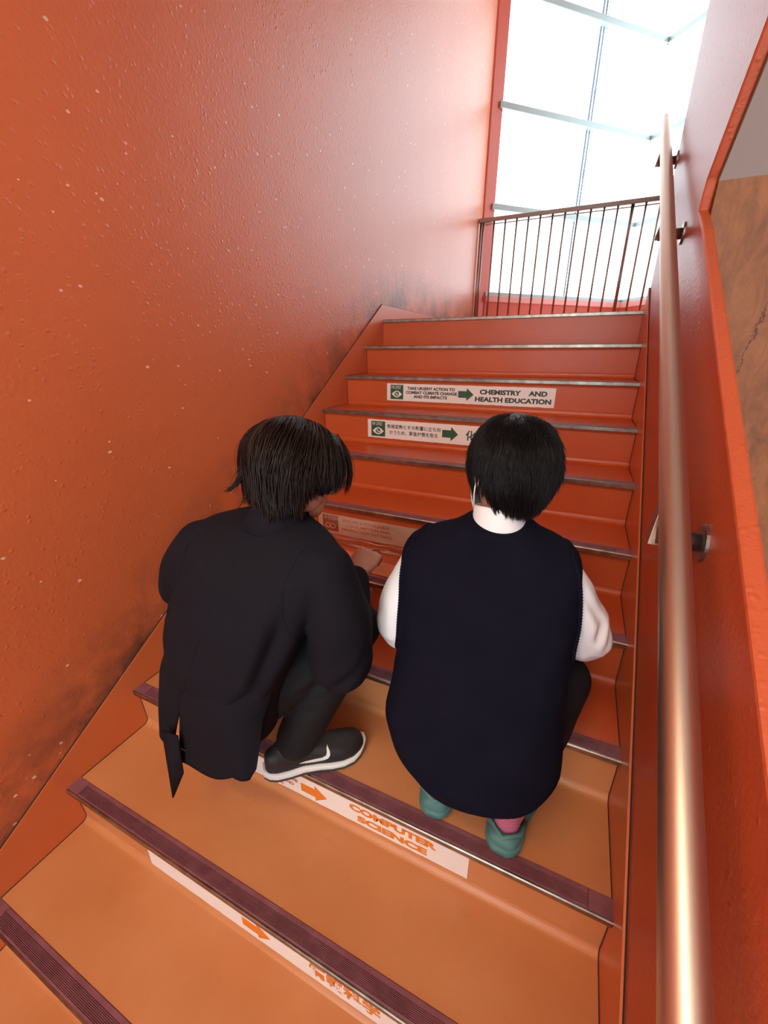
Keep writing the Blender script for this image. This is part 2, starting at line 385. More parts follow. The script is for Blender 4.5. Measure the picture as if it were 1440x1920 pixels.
# window bay: two panes of curtain wall meeting in a prow
G0 = Vector((.06, 2.70, 0)); G1 = Vector((1.56, 4.20, 0)); G2 = Vector((3.06, 2.70, 0))
def bay_panel(a, b, t0, t1, z0, z1):
    """box standing along a-b, from t0 (inside) to t1 (outside)"""
    d = (b-a).normalized(); n = Vector((-d.y, d.x, 0))
    p = [a+n*t0, b+n*t0, b+n*t1, a+n*t1]
    return [(q.x, q.y) for q in p], z0, z1
SZ = .43
# the low wall under the glass
for nm, (a, b) in (('wall_bay_left', (G0, G1)), ('wall_bay_right', (G1, G2))):
    poly2, z0, z1 = bay_panel(a, b, -.02, .16, -3.3, SZ-.065)
    struct(MB().prism(poly2, z0, z1, 2).build(nm, M['paint']))
    poly2, z0, z1 = bay_panel(a, b, -.05, .17, SZ-.065, SZ)
    s_ = struct(MB().prism(poly2, z0, z1, 2).build('trim_3' if nm.endswith('left') else 'trim_4', M['sill'], bevel=.006))
# upper band of the bay
for k, (a, b) in enumerate(((G0, G1), (G1, G2))):
    poly2, z0, z1 = bay_panel(a, b, 0, .15, 4.1, ZT)
    struct(MB().prism(poly2, z0, z1, 2).build('wall_bay_head_%s' % ('left', 'right')[k], M['paint']))
def window(k, a, b, mull_t):
    root = empty('window_%d' % k, (a+b)/2); struct(root)
    off = (a+b)/2
    def loc(mb, name, mat, **kw):
        o = mb.build(name, mat, **kw); o.parent = root; o.matrix_parent_inverse = Matrix.Translation(-off); return o
    d = (b-a).normalized(); n = Vector((-d.y, d.x, 0))
    L_ = (b-a).length
    poly2, _, _ = bay_panel(a, b, .055, .063, 0, 0)
    loc(MB().prism(poly2, SZ, 4.1, 2), 'pane', M['glass'])
    for i, z in enumerate((SZ+.012, 1.305, 2.175, 3.04, 3.90)):
        # transom bars: a flat fin inside and a cover outside
        q = [a+n*(-.03), b+n*(-.03), b+n*.05, a+n*.05]
        loc(MB().prism([(p.x, p.y) for p in q], z-.028, z+.028, 2), 'transom', M['alu'], bevel=.006)
        if 0 < i < 4:
            c = b-d*.05 if k == 1 else a+d*.05
            e = c+n*-.035
            mb = MB(); mb.add([e+d*.035, e+Vector((0, 0, .035)), e-d*.035, e-Vector((0, 0, .035)), e+n*.01+d*.035, e+n*.01+Vector((0, 0, .035)), e+n*.01-d*.035, e+n*.01-Vector((0, 0, .035))],
                              [(0, 1, 2, 3), (7, 6, 5, 4), (0, 4, 5, 1), (1, 5, 6, 2), (2, 6, 7, 3), (3, 7, 4, 0)])
            loc(mb, 'corner_clip', M['steel_dark'])
            for t in (.30, .17):
                c2 = (b-d*t if k == 1 else a+d*t)+n*-.031+Vector((0, 0, .0))
                mb = MB(); mb.tube([c2, c2+n*-.006], .007, 10); loc(mb, 'bolt', M['steel_dark'])
    m = a+d*mull_t
    for t0, t1, mat, nm, dp in ((-.028, -.018, M['gasket'], 'mullion_edge', -.03), (-.019, .012, M['glass'], 'glass_fin', -.03), (.012, .022, M['gasket'], 'mullion_edge', -.03), (.050, .056, M['alu'], 'glass_edge', .03)):
        q = [m+d*t0+n*.036, m+d*t1+n*.036, m+d*t1+n*.052, m+d*t0+n*.052]
        loc(MB().prism([(p.x, p.y) for p in q], SZ, 4.1, 2), nm, mat)
    return root
window(1, G0, G1, 1.225); window(2, G1, G2, .9)
# unseen rear window, added as soft light from behind
root = empty('window_3', (1.55, YB-.08, .85)); struct(root)
def loc3(mb, name, mat):
    o = mb.build(name, mat); o.parent = root; o.matrix_parent_inverse = Matrix.Translation(-Vector(root.location)); return o
loc3(MB().box(.25, 2.85, YB-.09, YB-.08, -1.3, 1.75), 'pane', M['glass'])
fr = MB()
for x in (.25, 1.10, 1.96, 2.80): fr.box(x, x+.05, YB-.12, YB-.04, -1.3, 1.75)
for z in (-1.3, -.3, .7, 1.70): fr.box(.25, 2.85, YB-.12, YB-.04, z, z+.05)
loc3(fr, 'window_frame', M['alu'])

# ------------------------------------------------------------------ staircase
stair = empty('staircase', (W/2, ny(NS), ZL))
tag(stair, 'orange vinyl covered stairs with maroon rubber nosings climbing to the window', 'staircase')
def child(o, p):
    o.parent = p; o.matrix_parent_inverse = Matrix.Translation(-Vector(p.location)); return o
def step_profile(n):
    """tread n-1's riser: from under the nosing of step n down to a cove, then out along the tread below"""
    y0 = ny(n); z0 = nz(n); zt = nz(n+1); yb = y0+OV; pts = []
    pts.append((y0+.016, z0-.016)); pts.append((y0+.019, z0-.03))
    r = .020
    pts.append((yb-.002, zt+r+.006))
    for k in range(7):
        a = PI/2*k/6; pts.append((yb-r+r*math.cos(a)-.001, zt+r-r*math.sin(a)))
    return pts
LA, LB = .0, W
for n in range(NS):
    pr = step_profile(n); y0 = ny(n); z0 = nz(n)
    # riser with cove, then the tread in front of it up to the back of the next nosing
    yn = ny(n+1)+.047; zt = nz(n+1)
    pts = pr + [(yn, zt), (yn, zt-.02), (ny(n)+.12, zt-.02), (ny(n)+.12, z0-.016)]
    o = MB().prism(pts, LA+.001, LB-.001).build('step', M['tread_lit' if n >= 7 else 'tread'], smooth=False)
    child(o, stair)
    bm = bmesh.new(); bm.from_mesh(o.data)
    for f_ in bm.faces: f_.smooth = False
    bm.to_mesh(o.data); bm.free()
for n in range(NS+1):
    y0 = ny(n); z0 = nz(n)
    lip = MB()
    lip.prism([(y0, z0-.0155), (y0-.0005, z0-.002), (y0+.0015, z0+.0005), (y0+.0055, z0+.0005), (y0+.006, z0-.003), (y0+.047, z0-.003), (y0+.047, z0-.006), (y0+.016, z0-.008), (y0+.016, z0-.017), (y0+.002, z0-.017)], LA, LB)
    lo = child(lip.build('nosing', M['lip']), stair)
    rb = MB(); prof = [(y0+.0055, z0-.004), (y0+.0055, z0+.0012)]
    g0, g1, ng = y0+.008, y0+.035, 9
    for k in range(ng):
        a = g0+(g1-g0)*k/ng; b2 = g0+(g1-g0)*(k+1)/ng; wd = b2-a
        prof += [(a+wd*.10, z0+.0016), (a+wd*.55, z0+.0016), (a+wd*.62, z0-.0012), (b2-wd*.05, z0-.0012)]
    prof += [(g1+.001, z0+.0016), (y0+.045, z0+.0016), (y0+.047, z0-.001), (y0+.047, z0-.004)]
    rb.prism(prof, LA+.055, LB-.055)
    flat_ = [(y0+.0055, z0-.004), (y0+.0055, z0+.0014), (y0+.046, z0+.0014), (y0+.047, z0-.001), (y0+.047, z0-.004)]
    rb.prism(flat_, LA, LA+.0535); rb.prism(flat_, LB-.0535, LB)
    ro = rb.build('rubber_insert', M['rubber'])
    ro.parent = lo; ro['label'] = 'maroon ribbed rubber insert'
# stringers
for x0, x1 in ((-.0038, .004), (W-.006, W+.0028)):
    h = .088
    poly = [(ny(NS)-.05, pl(ny(NS)-.05, -.25)), (0.0, -.25), (1.13, -.25), (1.13, .094), (-.005, .094 if x0 < 0 else .085), (ny(NS)-.05, pl(ny(NS)-.05, h))]
    if x0 > 0: poly = [(ny(NS)-.05, pl(ny(NS)-.05, -.25)), (-.002, -.25), (-.002, .105), (ny(NS)-.05, pl(ny(NS)-.05, .105))]
    else: poly = [(ny(NS)-.05, pl(ny(NS)-.05, -.25)), (2.59, -.25), (2.59, .094), (-.005, .091), (ny(NS)-.05, pl(ny(NS)-.05, .091))]
    child(MB().prism(poly, x0, x1).build('stringer', M['skirt']), stair)
# dirty joints where the vinyl meets the stringers, and along the top of the skirting
def joint(pts, x, wd=.0022):
    m = MB()
    m.tube([(x, a, b) for a, b in pts], wd, 5)
    return m
for x, s in ((.004, 1), (W-.006, -1)):
    m = MB()
    for n in range(NS):
        pr = [(a-.0, b+.0) for a, b in step_profile(n)] + [(ny(n+1)+.047, nz(n+1)+.0005)]
        m.tube([(x+s*.0006, a, b) for a, b in pr], .0019, 5)
    child(m.build('joint_line', M['joint']), stair)
    m = MB()
    if s > 0: m.tube([(-.001, ny(NS), pl(ny(NS), .0915)), (-.001, -.005, .0915), (-.001, 2.59, .0945)], .0025, 5)
    else: m.tube([(W+.0006, ny(NS), pl(ny(NS), .1055)), (W+.0006, -.002, .1055)], .0021, 5)
    child(m.build('joint_line', M['joint']), stair)

# ------------------------------------------------------------------ handrail on the right
XR = 1.46
rail = empty('handrail', (W, -1.889, -.525))
tag(rail, 'thick round steel handrail on brackets along the right parapet', 'handrail')
def rz(y): return .948+(y-.409)*.617
mb = MB(); pp = [(XR, y, rz(y)) for y in np.linspace(-3.4, .395, 12)]
pp.append((XR, .409, rz(.409))); mb.tube(pp, [.0228]*12+[.019], 40)
ro = child(mb.build('rail', M['steel'], smooth=True), rail)
for (y, z) in ((-1.889, -.525), (-.762, .180), (-.02, .66), (-3.05, -1.25)):
    z = z if y > -3 else rz(y)-.071
    if y > -.1: y, z = -.012, rz(-.012)-.06
    m = MB(); m.tube([(W+.002, y, z), (XR-.018, y, z)], .0172, 20)
    b = child(m.build('bracket', M['steel_dark'], smooth=True), rail)
    m = MB(); m.tube([(W+.004, y, z), (W-.002, y, z), (W-.0035, y, z)], [.034, .034, .031], 28); fl = m.build('flange', M['steel_dark']); fl.parent = b
    # tapering saddle rising from the arm to the rail
    m = MB(); xs = XR-.030
    m.add([(xs, y-.017, z-.012), (xs+.03, y-.017, z-.012), (xs+.03, y+.017, z-.012), (xs, y+.017, z-.012),
           (XR-.012, y+.035, rz(y+.035)-.012), (XR+.006, y+.035, rz(y+.035)-.012), (XR+.006, y+.062, rz(y+.062)-.012), (XR-.012, y+.062, rz(y+.062)-.012)],
          [(3, 2, 1, 0), (4, 5, 6, 7), (0, 1, 5, 4), (1, 2, 6, 5), (2, 3, 7, 6), (3, 0, 4, 7)])
    sd = m.build('saddle', M['steel_dark'], bevel=.002); sd.parent = b

# ------------------------------------------------------------------ balustrade across the landing
bal = empty('balustrade', (1.55, 2.475, 0)); tag(bal, 'steel balustrade of thin upright bars in front of the tall window', 'balustrade')
m = MB(); m.box(.0, 3.08, 2.450, 2.500, 1.102, 1.142); child(m.build('top_rail', M['steel_dark'], bevel=.005), bal)
m = MB(); m.box(.06, 3.08, 2.466, 2.484, 1.078, 1.088); child(m.build('under_rail', M['steel_dark']), bal)
def post(x, r, nm): 
    m = MB(); m.tube([(x, 2.475, 0), (x, 2.475, 1.11)], r, 12); return child(m.build(nm, M['steel_dark'], smooth=True), bal)
post(.018, .011, 'post'); post(.046, .008, 'post'); post(1.447, .016, 'post'); post(2.9, .013, 'post')
p0 = post(.158, .0095, 'baluster')
for i in range(1, 24):
    x = .158+.1165*i
    if abs(x-1.447) < .03 or x > 2.85: continue
    q = p0.copy(); col.objects.link(q); q.parent = bal; q.matrix_parent_inverse = p0.matrix_parent_inverse.copy(); q.location = (.1165*i, 0, 0)

# ------------------------------------------------------------------ unseen fill lamps added over the lower landing
ZC = 1.9
def lamp(name, x, y, label):
    r_ = empty(name, (x, y, ZC)); tag(r_, label, 'added fill light', 'unseen lamps added over the lower landing')
    child(MB().box(x-.65, x+.65, y-.14, y+.14, ZC-.06, ZC-.0).build('housing', M['alu'], bevel=.005), r_)
    child(MB().box(x-.62, x+.62, y-.115, y+.115, ZC-.075, ZC-.06).build('diffuser', M['lamp']), r_)
lamp('fill_light', .75, -3.75, 'unseen long fill lamp added at the front edge of the slab above the lower landing')
lamp('fill_light', .75, -4.65, 'unseen long fill lamp added above the lower landing by the rear wall')
#@@REST
# ------------------------------------------------------------------ posters on the risers
def text_geo(s, size, sx=1.0, bold=0.0, align='CENTER', spacing=1.0):
    cu = bpy.data.curves.new('t', 'FONT'); cu.body = s; cu.size = size; cu.align_x = align; cu.align_y = 'CENTER'
    cu.offset = bold; cu.space_character = spacing; cu.resolution_u = 3
    o = bpy.data.objects.new('t', cu); col.objects.link(o)
    me = evaluated(o); v = [(p.co.x*sx, p.co.y) for p in me.vertices]; f = [tuple(q.vertices) for q in me.polygons]
    bpy.data.objects.remove(o); bpy.data.meshes.remove(me); return v, f
class Riser:
    """places flat print on a riser: u along the step, v up"""
    def __init__(s, n, lift=.0022): s.y = ny(n)+.0215-lift; s.n = n
    def P(s, u, v, l=0): return (u, s.y-l, v)
    def put(s, mb, vf, cx, cz, l):
        v, f = vf; mb.add([s.P(cx+a, cz+b, l) for a, b in v], f)
def poster(n, zt, zb, label, ink, x0=.272, x1=1.165, crumple=0.0, seed=1):
    """paper strip: slightly wavy sheet with its own thickness"""
    rs = Riser(n); root = empty('poster_strip', ((x0+x1)/2, rs.y, zb)); tag(root, label, 'poster', 'paper strips taped to the risers')
    def ch(o): o.parent = root; o.matrix_parent_inverse = Matrix.Translation(-Vector(root.location)); return o
    r = random.Random(seed); nu, nv = 60, 6; v = []; f = []
    for side in (0, 1):
        for i in range(nu+1):
            for j in range(nv+1):
                u = x0+(x1-x0)*i/nu; z = zb+(zt-zb)*j/nv
                if j == 0: z += r.uniform(-.0012, .0012)
                if j == nv: z += r.uniform(-.0008, .0008)
                v.append((u, rs.y-(.0004 if side else 0), z))
    K = (nu+1)*(nv+1)
    for i in range(nu):
        for j in range(nv):
            a = i*(nv+1)+j; f.append((a, a+1, a+nv+2, a+nv+1)); f.append((K+a, K+a+nv+1, K+a+nv+2, K+a+1))
    for i in range(nu):
        a = i*(nv+1); f.append((a, a+nv+1, K+a+nv+1, K+a)); a += nv; f.append((a, K+a, K+a+nv+1, a+nv+1))
    for j in range(nv):
        a = j; f.append((a, K+a, K+a+1, a+1)); a = nu*(nv+1)+j; f.append((a, a+1, K+a+1, K+a))
    ch(mesh_obj('paper', v, f, M['paper'], smooth=False))
    return root, rs, ch
def arrow(rs, ch, x0, x1, cz, h, mat, nm='arrow'):
    mb = MB(); xm = x0+(x1-x0)*.55; q = [(x0, -h*.26), (xm, -h*.26), (xm, -h*.5), (x1, 0), (xm, h*.5), (xm, h*.26), (x0, h*.26)]
    mb.prism([(a, cz+b) for a, b in q], rs.y-.0012, rs.y-.0005, 1)
    ch(mb.build(nm, mat))
def icon(rs, ch, x0, x1, z0, z1, mat, words, eye=True, inner=None):
    mb = MB(); mb.prism([(x0, z0), (x1, z0), (x1, z1), (x0, z1)], rs.y-.0012, rs.y-.0005, 1)
    ic = ch(mb.build('goal_icon', mat))
    cx, cz, wd, ht = (x0+x1)/2, z0+(z1-z0)*.36, (x1-x0)*.40, (z1-z0)*.24
    if eye:
        mb = MB(); top = []; bot = []
        for k in range(17):
            t = -1+2*k/16; top.append((cx+t*wd, cz+ht*(1-abs(t)**1.7))); bot.append((cx-t*wd, cz-ht*(1-abs(t)**1.7)))
        mb.prism(top+bot[1:-1], rs.y-.0019, rs.y-.0013, 1); mb.build('eye_mark', M['white_ink'], ic, fix=True).matrix_parent_inverse = ic.matrix_world.inverted()
        mb = MB(); c = [(cx+ht*.72*math.cos(a), cz+ht*.72*math.sin(a)) for a in [2*PI*k/20 for k in range(20)]]
        mb.prism(c, rs.y-.0025, rs.y-.002, 1); mb.build('globe_mark', mat, ic)
        mb = MB()
        for ax, az, ar in ((-.2, .2, .22), (.3, -.15, .2), (-.05, -.35, .16)):
            c = [(cx+ht*ax+ht*ar*math.cos(a)*1.1, cz+ht*az+ht*ar*math.sin(a)) for a in [2*PI*k/10 for k in range(10)]]
            mb.prism(c, rs.y-.003, rs.y-.0026, 1)
        mb.build('globe_mark', M['white_ink'], ic)
    mb = MB()
    rs.put(mb, text_geo(words[0], (z1-z0)*.24, 1.0, .0006), x0+(x1-x0)*.17, z1-(z1-z0)*.17, .0014)
    if len(words) > 1: rs.put(mb, text_geo(words[1], (z1-z0)*.12, 1.0, .0001, 'LEFT'), x0+(x1-x0)*.34, z1-(z1-z0)*.12, .0014)
    if len(words) > 2: rs.put(mb, text_geo(words[2], (z1-z0)*.12, 1.0, .0001, 'LEFT'), x0+(x1-x0)*.34, z1-(z1-z0)*.24, .0014)
    mb.build('lettering', M['white_ink'], ic, fix=False)
    return ic
def words(rs, ch, items, mat, nm='lettering'):
    """items: (text, centre x, z, size, x scale, bold)"""
    mb = MB()
    for s, cx, cz, size, wd, bold in items:
        v_, f_ = text_geo(s, size, 1, bold); xs_ = [a for a, b_ in v_]; k_ = wd/max(1e-6, max(xs_)-min(xs_)); m_ = (max(xs_)+min(xs_))/2
        rs.put(mb, ([((a-m_)*k_, b_) for a, b_ in v_], f_), cx, cz, .0009)
    o = mb.build(nm, mat, fix=False); ch(o); return o
# English climate strip
root, rs, ch = poster(2, -.367, -.460, 'white paper strip reading CHEMISTRY AND HEALTH EDUCATION with a dark green arrow', M['black_ink'], .266, 1.165, seed=3)
icon(rs, ch, .288, .366, -.452, -.374, M['green'], ('13', 'CLIMATE', 'ACTION'))
words(rs, ch, [('TAKE URGENT ACTION TO', .527, -.391, .0205, .272, .0010), ('COMBAT CLIMATE CHANGE', .529, -.413, .0205, .294, .0010), ('AND ITS IMPACTS', .525, -.435, .0205, .194, .0010)], M['black_ink'])
arrow(rs, ch, .682, .765, -.412, .066, M['green'])
words(rs, ch, [('CHEMISTRY    AND', .962, -.397, .0310, .332, .0016), ('HEALTH EDUCATION', .962, -.434, .0310, .376, .0016)], M['black_ink'])
# Japanese climate strip
root, rs, ch = poster(3, -.532, -.626, 'white strip in Japanese', M['black_ink'], .273, 1.165, seed=5)
root['label'] = 'white paper strip in Japanese with dark green arrow, partly behind a black haired head'
icon(rs, ch, .294, .374, -.618, -.540, M['green'], ('13', 'CLIMATE', 'ACTION'))
words(rs, ch, [('気候変動とその影響に立ち向', .530, -.564, .0225, .290, .0004), ('かうため、緊急対策を取る', .530, -.594, .0225, .262, .0004)], M['black_ink'])
arrow(rs, ch, .684, .764, -.578, .070, M['green'])
words(rs, ch, [('化', .826, -.582, .050, .050, .0012)], M['green'])
# strip being covered with film (brownish under the film)
root, rs, ch = poster(5, -.874, -.968, 'white paper strip with a rust red icon being covered with clear plastic film', M['rust_ink'], .282, 1.17, seed=9)
icon(rs, ch, .305, .385, -.956, -.882, simple('rust red print', (.36, .07, .03), .5), ('12', 'RESPONSIBLE', 'CONSUMPTION'), eye=False)
words(rs, ch, [('ENSURE SUSTAINABLE', .520, -.897, .0185, .225, .0003), ('CONSUMPTION AND', .530, -.918, .0185, .215, .0003), ('PRODUCTION PATTERNS', .525, -.939, .0185, .240, .0003)], M['rust_ink'])
# ring mark of the icon
mb = MB()
for sx_ in (-1, 1):
    c = [(.345+sx_*.013+.0125*math.cos(a), rs.y-.0022, -.930+.0105*math.sin(a)) for a in [2*PI*k/20 for k in range(21)]]; mb.tube(c, .0022, 5)
ch(mb.build('loop_mark', M['white_ink']))
# strip under the front feet
root, rs, ch = poster(8, -1.359, -1.449, 'white paper strip reading COMPUTER SCIENCE in orange beneath the shoes', M['orange_ink'], .300, 1.202, seed=11)
arrow(rs, ch, .700, .790, -1.411, .062, M['orange_ink'])
words(rs, ch, [('COMPUTER', .992, -1.391, .0310, .256, .0018), ('SCIENCE', .992, -1.427, .0310, .206, .0018)], M['orange_ink'])
words(rs, ch, [('AR', .652, -1.378, .0165, .024, .0006), ('OVE', .668, -1.398, .0165, .042, .0006), ('AND', .652, -1.418, .0165, .044, .0006), ('E', .628, -1.436, .0165, .012, .0006)], M['rust_ink'])
# lowest strip
root, rs, ch = poster(9, -1.537, -1.630, 'white paper strip on the lowest visible riser mostly tucked under the ribbed nosing', M['orange_ink'], .330, 1.22, seed=13)
arrow(rs, ch, .686, .776, -1.588, .062, M['orange_ink'])
words(rs, ch, [('情報科学', .988, -1.588, .050, .190, .0014)], M['orange_ink'])

# ------------------------------------------------------------------ film and backing paper on the tread where they work
zt6 = nz(6)
def sheet(name, outline, z, thick, mat, label, cat, curl=None, n=26):
    """flat sheet with a little curl: grid clipped from a quad outline (four corners)"""
    A, B, C_, D_ = [Vector((p[0], p[1], 0)) for p in outline]; v = []; f = []
    for s in (0, 1):
        for i in range(n+1):
            for j in range(n+1):
                a, b = i/n, j/n; p = (A*(1-a)+B*a)*(1-b)+(D_*(1-a)+C_*a)*b
                zz = z + (curl(a, b) if curl else 0)
                v.append((p.x, p.y, zz+(thick if s else 0)))
    K = (n+1)**2
    for i in range(n):
        for j in range(n):
            a = i*(n+1)+j; f.append((a, a+1, a+n+2, a+n+1)); f.append((K+a, K+a+n+1, K+a+n+2, K+a+1))
    for i in range(n):
        for a, b in ((i*(n+1), (i+1)*(n+1)), ((i+1)*(n+1)+n, i*(n+1)+n)): f.append((a, b, K+b, K+a))
        for a, b in ((i+1, i), (n*(n+1)+i, n*(n+1)+i+1)): f.append((a, b, K+b, K+a))
    o = mesh_obj(name, v, f, mat, smooth=False); tag(o, label, cat); return o
mg, ntg, bgr = newmat('gridded peach backing paper')
tcg = N(ntg, 'ShaderNodeTexCoord'); mpg = N(ntg, 'ShaderNodeMapping'); mpg.inputs['Rotation'].default_value = (0, 0, .35); mpg.inputs['Scale'].default_value = (60, 60, 60)
brg = N(ntg, 'ShaderNodeTexBrick', Scale=1.0); brg.offset = 0; brg.inputs['Mortar Size'].default_value = .05; brg.inputs['Brick Width'].default_value = 1; brg.inputs['Row Height'].default_value = 1
for k_ in ('Color1', 'Color2'): brg.inputs[k_].default_value = (.70, .25, .12, 1)
brg.inputs['Mortar'].default_value = (.52, .17, .08, 1)
ntg.links.new(tcg.outputs['Object'], mpg.inputs[0]); ntg.links.new(mpg.outputs[0], brg.inputs['Vector']); ntg.links.new(brg.outputs['Color'], bgr.inputs['Base Color']); bgr.inputs['Roughness'].default_value = .35
sheet('backing_paper', [(.42, -1.50), (.76, -1.505), (.84, -1.42), (.62, -1.40)], zt6+.0020, .0005, mg, 'peach backing paper with a faint grid lying on the tread below the film covered strip', 'paper')
sheet('backing_paper', [(.38, -1.495), (.60, -1.495), (.56, -1.40), (.42, -1.385)], zt6+.0032, .0006, M['backing'], 'plain peach sheet with one raised corner beside the fist of the person in the blazer', 'paper', curl=lambda a, b: .028*max(0, b-.3)**2*(1-a*.5))
# film: hangs in front of the riser strip, bulges and rests on the tread
v = []; f = []; nu, nv = 60, 24
y5 = ny(5)+.0215
for i in range(nu+1):
    u = .275+.60*i/nu
    for j in range(nv+1):
        t = j/nv
        bul = .004+.016*math.sin(t*PI)*(0.4+.6*math.sin((u-.28)*9)**2)
        if t < .62: y = y5-bul; z = -.872-(.972-.872)*(t/.62)
        else: y = y5-bul-.055*(t-.62)/.38; z = -.972-.014*min(1, (t-.62)*6)+.004*math.sin(u*40+t*9)
        v.append((u, y, max(z, zt6+.005)))
for i in range(nu):
    for j in range(nv): a = i*(nv+1)+j; f.append((a, a+1, a+nv+2, a+nv+1))
o = mesh_obj('plastic_film', v, f, M['film'], smooth=True); m_ = o.modifiers.new('s', 'SOLIDIFY'); m_.thickness = .0005
tag(o, 'clear plastic film bulging off the strip between the two people', 'plastic film')
# small piece of clear film lying over a nosing on the right
sheet('plastic_film', [(.98, -1.285), (1.20, -1.285), (1.185, -1.20), (.98, -1.20)], nz(5)+.0025, .0005, M['film'], 'small flat piece of clear film on the tread right of the vest wearer', 'plastic film', curl=lambda a, b: .0015*abs(math.sin(a*4)))

# ------------------------------------------------------------------ people
def frame(az, pitch=0, roll=0):
    """columns: right, forward, up for a heading az (degrees, clockwise from +y), pitch down"""
    a, p, r = map(math.radians, (az, pitch, roll))
    f_ = Vector((math.sin(a)*math.cos(p), math.cos(a)*math.cos(p), -math.sin(p)))
    r_ = Vector((math.cos(a), -math.sin(a), 0)); u_ = r_.cross(f_)
    r2 = r_*math.cos(r)-u_*math.sin(r); u2 = r_*math.sin(r)+u_*math.cos(r)
    return Matrix((r2, f_, u2)).transposed()
def head(mb, c, Q, s=1.0):
    """head around its centre c; Q = frame"""
    c = Vector(c)
    def L(x, y, z): return c + Q @ (Vector((x, y, z))*s)
    def B(x, y, z, a, b, d): ball(mb, L(x, y, z), a*s, b*s, d*s, Q)
    B(0, -.012, .030, .074, .092, .080)     # skull
    B(0, .030, -.010, .064, .060, .085)     # face
    B(0, .052, -.075, .040, .036, .034)     # jaw and chin
    B(-.030, .020, -.060, .030, .045, .032); B(.030, .020, -.060, .030, .045, .032)
    B(0, .082, .022, .048, .014, .013)      # brow
    B(-.036, .072, -.022, .020, .016, .016); B(.036, .072, -.022, .020, .016, .016)  # cheeks
    mb.tube([L(0, .088, .012), L(0, .100, -.010), L(0, .106, -.026)], [.007*s, .009*s, .012*s], 10)
    B(0, .104, -.028, .015, .012, .009)
    B(0, .084, -.050, .022, .011, .005); B(0, .083, -.059, .019, .010, .006)  # lips
    B(-.031, .080, .004, .013, .010, .008); B(.031, .080, .004, .013, .010, .008)  # eyes
    for sx_ in (-1, 1):   # ears
        pts = [L(sx_*(.073+.012*math.sin(a*.5)), -.012+.017*math.cos(a), -.012+.029*math.sin(a)) for a in [PI*k/8-.6 for k in range(13)]]
        mb.tube(pts, .0052*s, 7); B(sx_*.074, -.008, -.012, .006, .014, .024)
    return L
def hand(mb, wrist, Q, side, curl=1.0, s=1.0, fist=False):
    """palm and five fingers. Q columns: right(thumb side for side=+1 is left), forward along the fingers, up = back of the hand"""
    wv = Vector(wrist)
    def L(x, y, z): return wv + Q @ (Vector((x*side, y, z))*s)
    rows = []
    for y, hw, hd in ((-.01, .026, .020), (.02, .032, .017), (.05, .040, .015), (.082, .041, .013), (.092, .038, .010)):
        rows.append((L(0, y, 0), Q @ Vector((hw*s, 0, 0)), Q @ Vector((0, 0, hd*s)), 2.6))
    loft(mb, rows, 20)
    for x, ln, rr in ((-.030, .066, .0085), (-.010, .078, .0092), (.011, .073, .0090), (.030, .056, .0078)):
        a = 0; p = Vector((x, .084, 0)); pts = [Vector((x*.8, .05, 0)), p.copy()]
        for k, fr_ in enumerate((.44, .31, .25)):
            a += (.95 if fist else .42)*curl*(1.15 if k else .8)
            p = p+Vector((x*.04, math.cos(a), -math.sin(a)))*(ln*fr_); pts.append(p.copy())
        limb(mb, [L(*q) for q in pts], [rr*s*m_ for m_ in (1.05, 1.05, 1.0, .92, .80)], 10)
    th = [Vector((-.022, .012, -.004)), Vector((-.046, .036, -.014)), Vector((-.050, .062, -.026)), Vector((-.034, .084, -.036))]
    if fist: th[3] = Vector((-.018, .074, -.040))
    limb(mb, [L(*q) for q in th], [.013*s, .0115*s, .0105*s, .0085*s], 10)
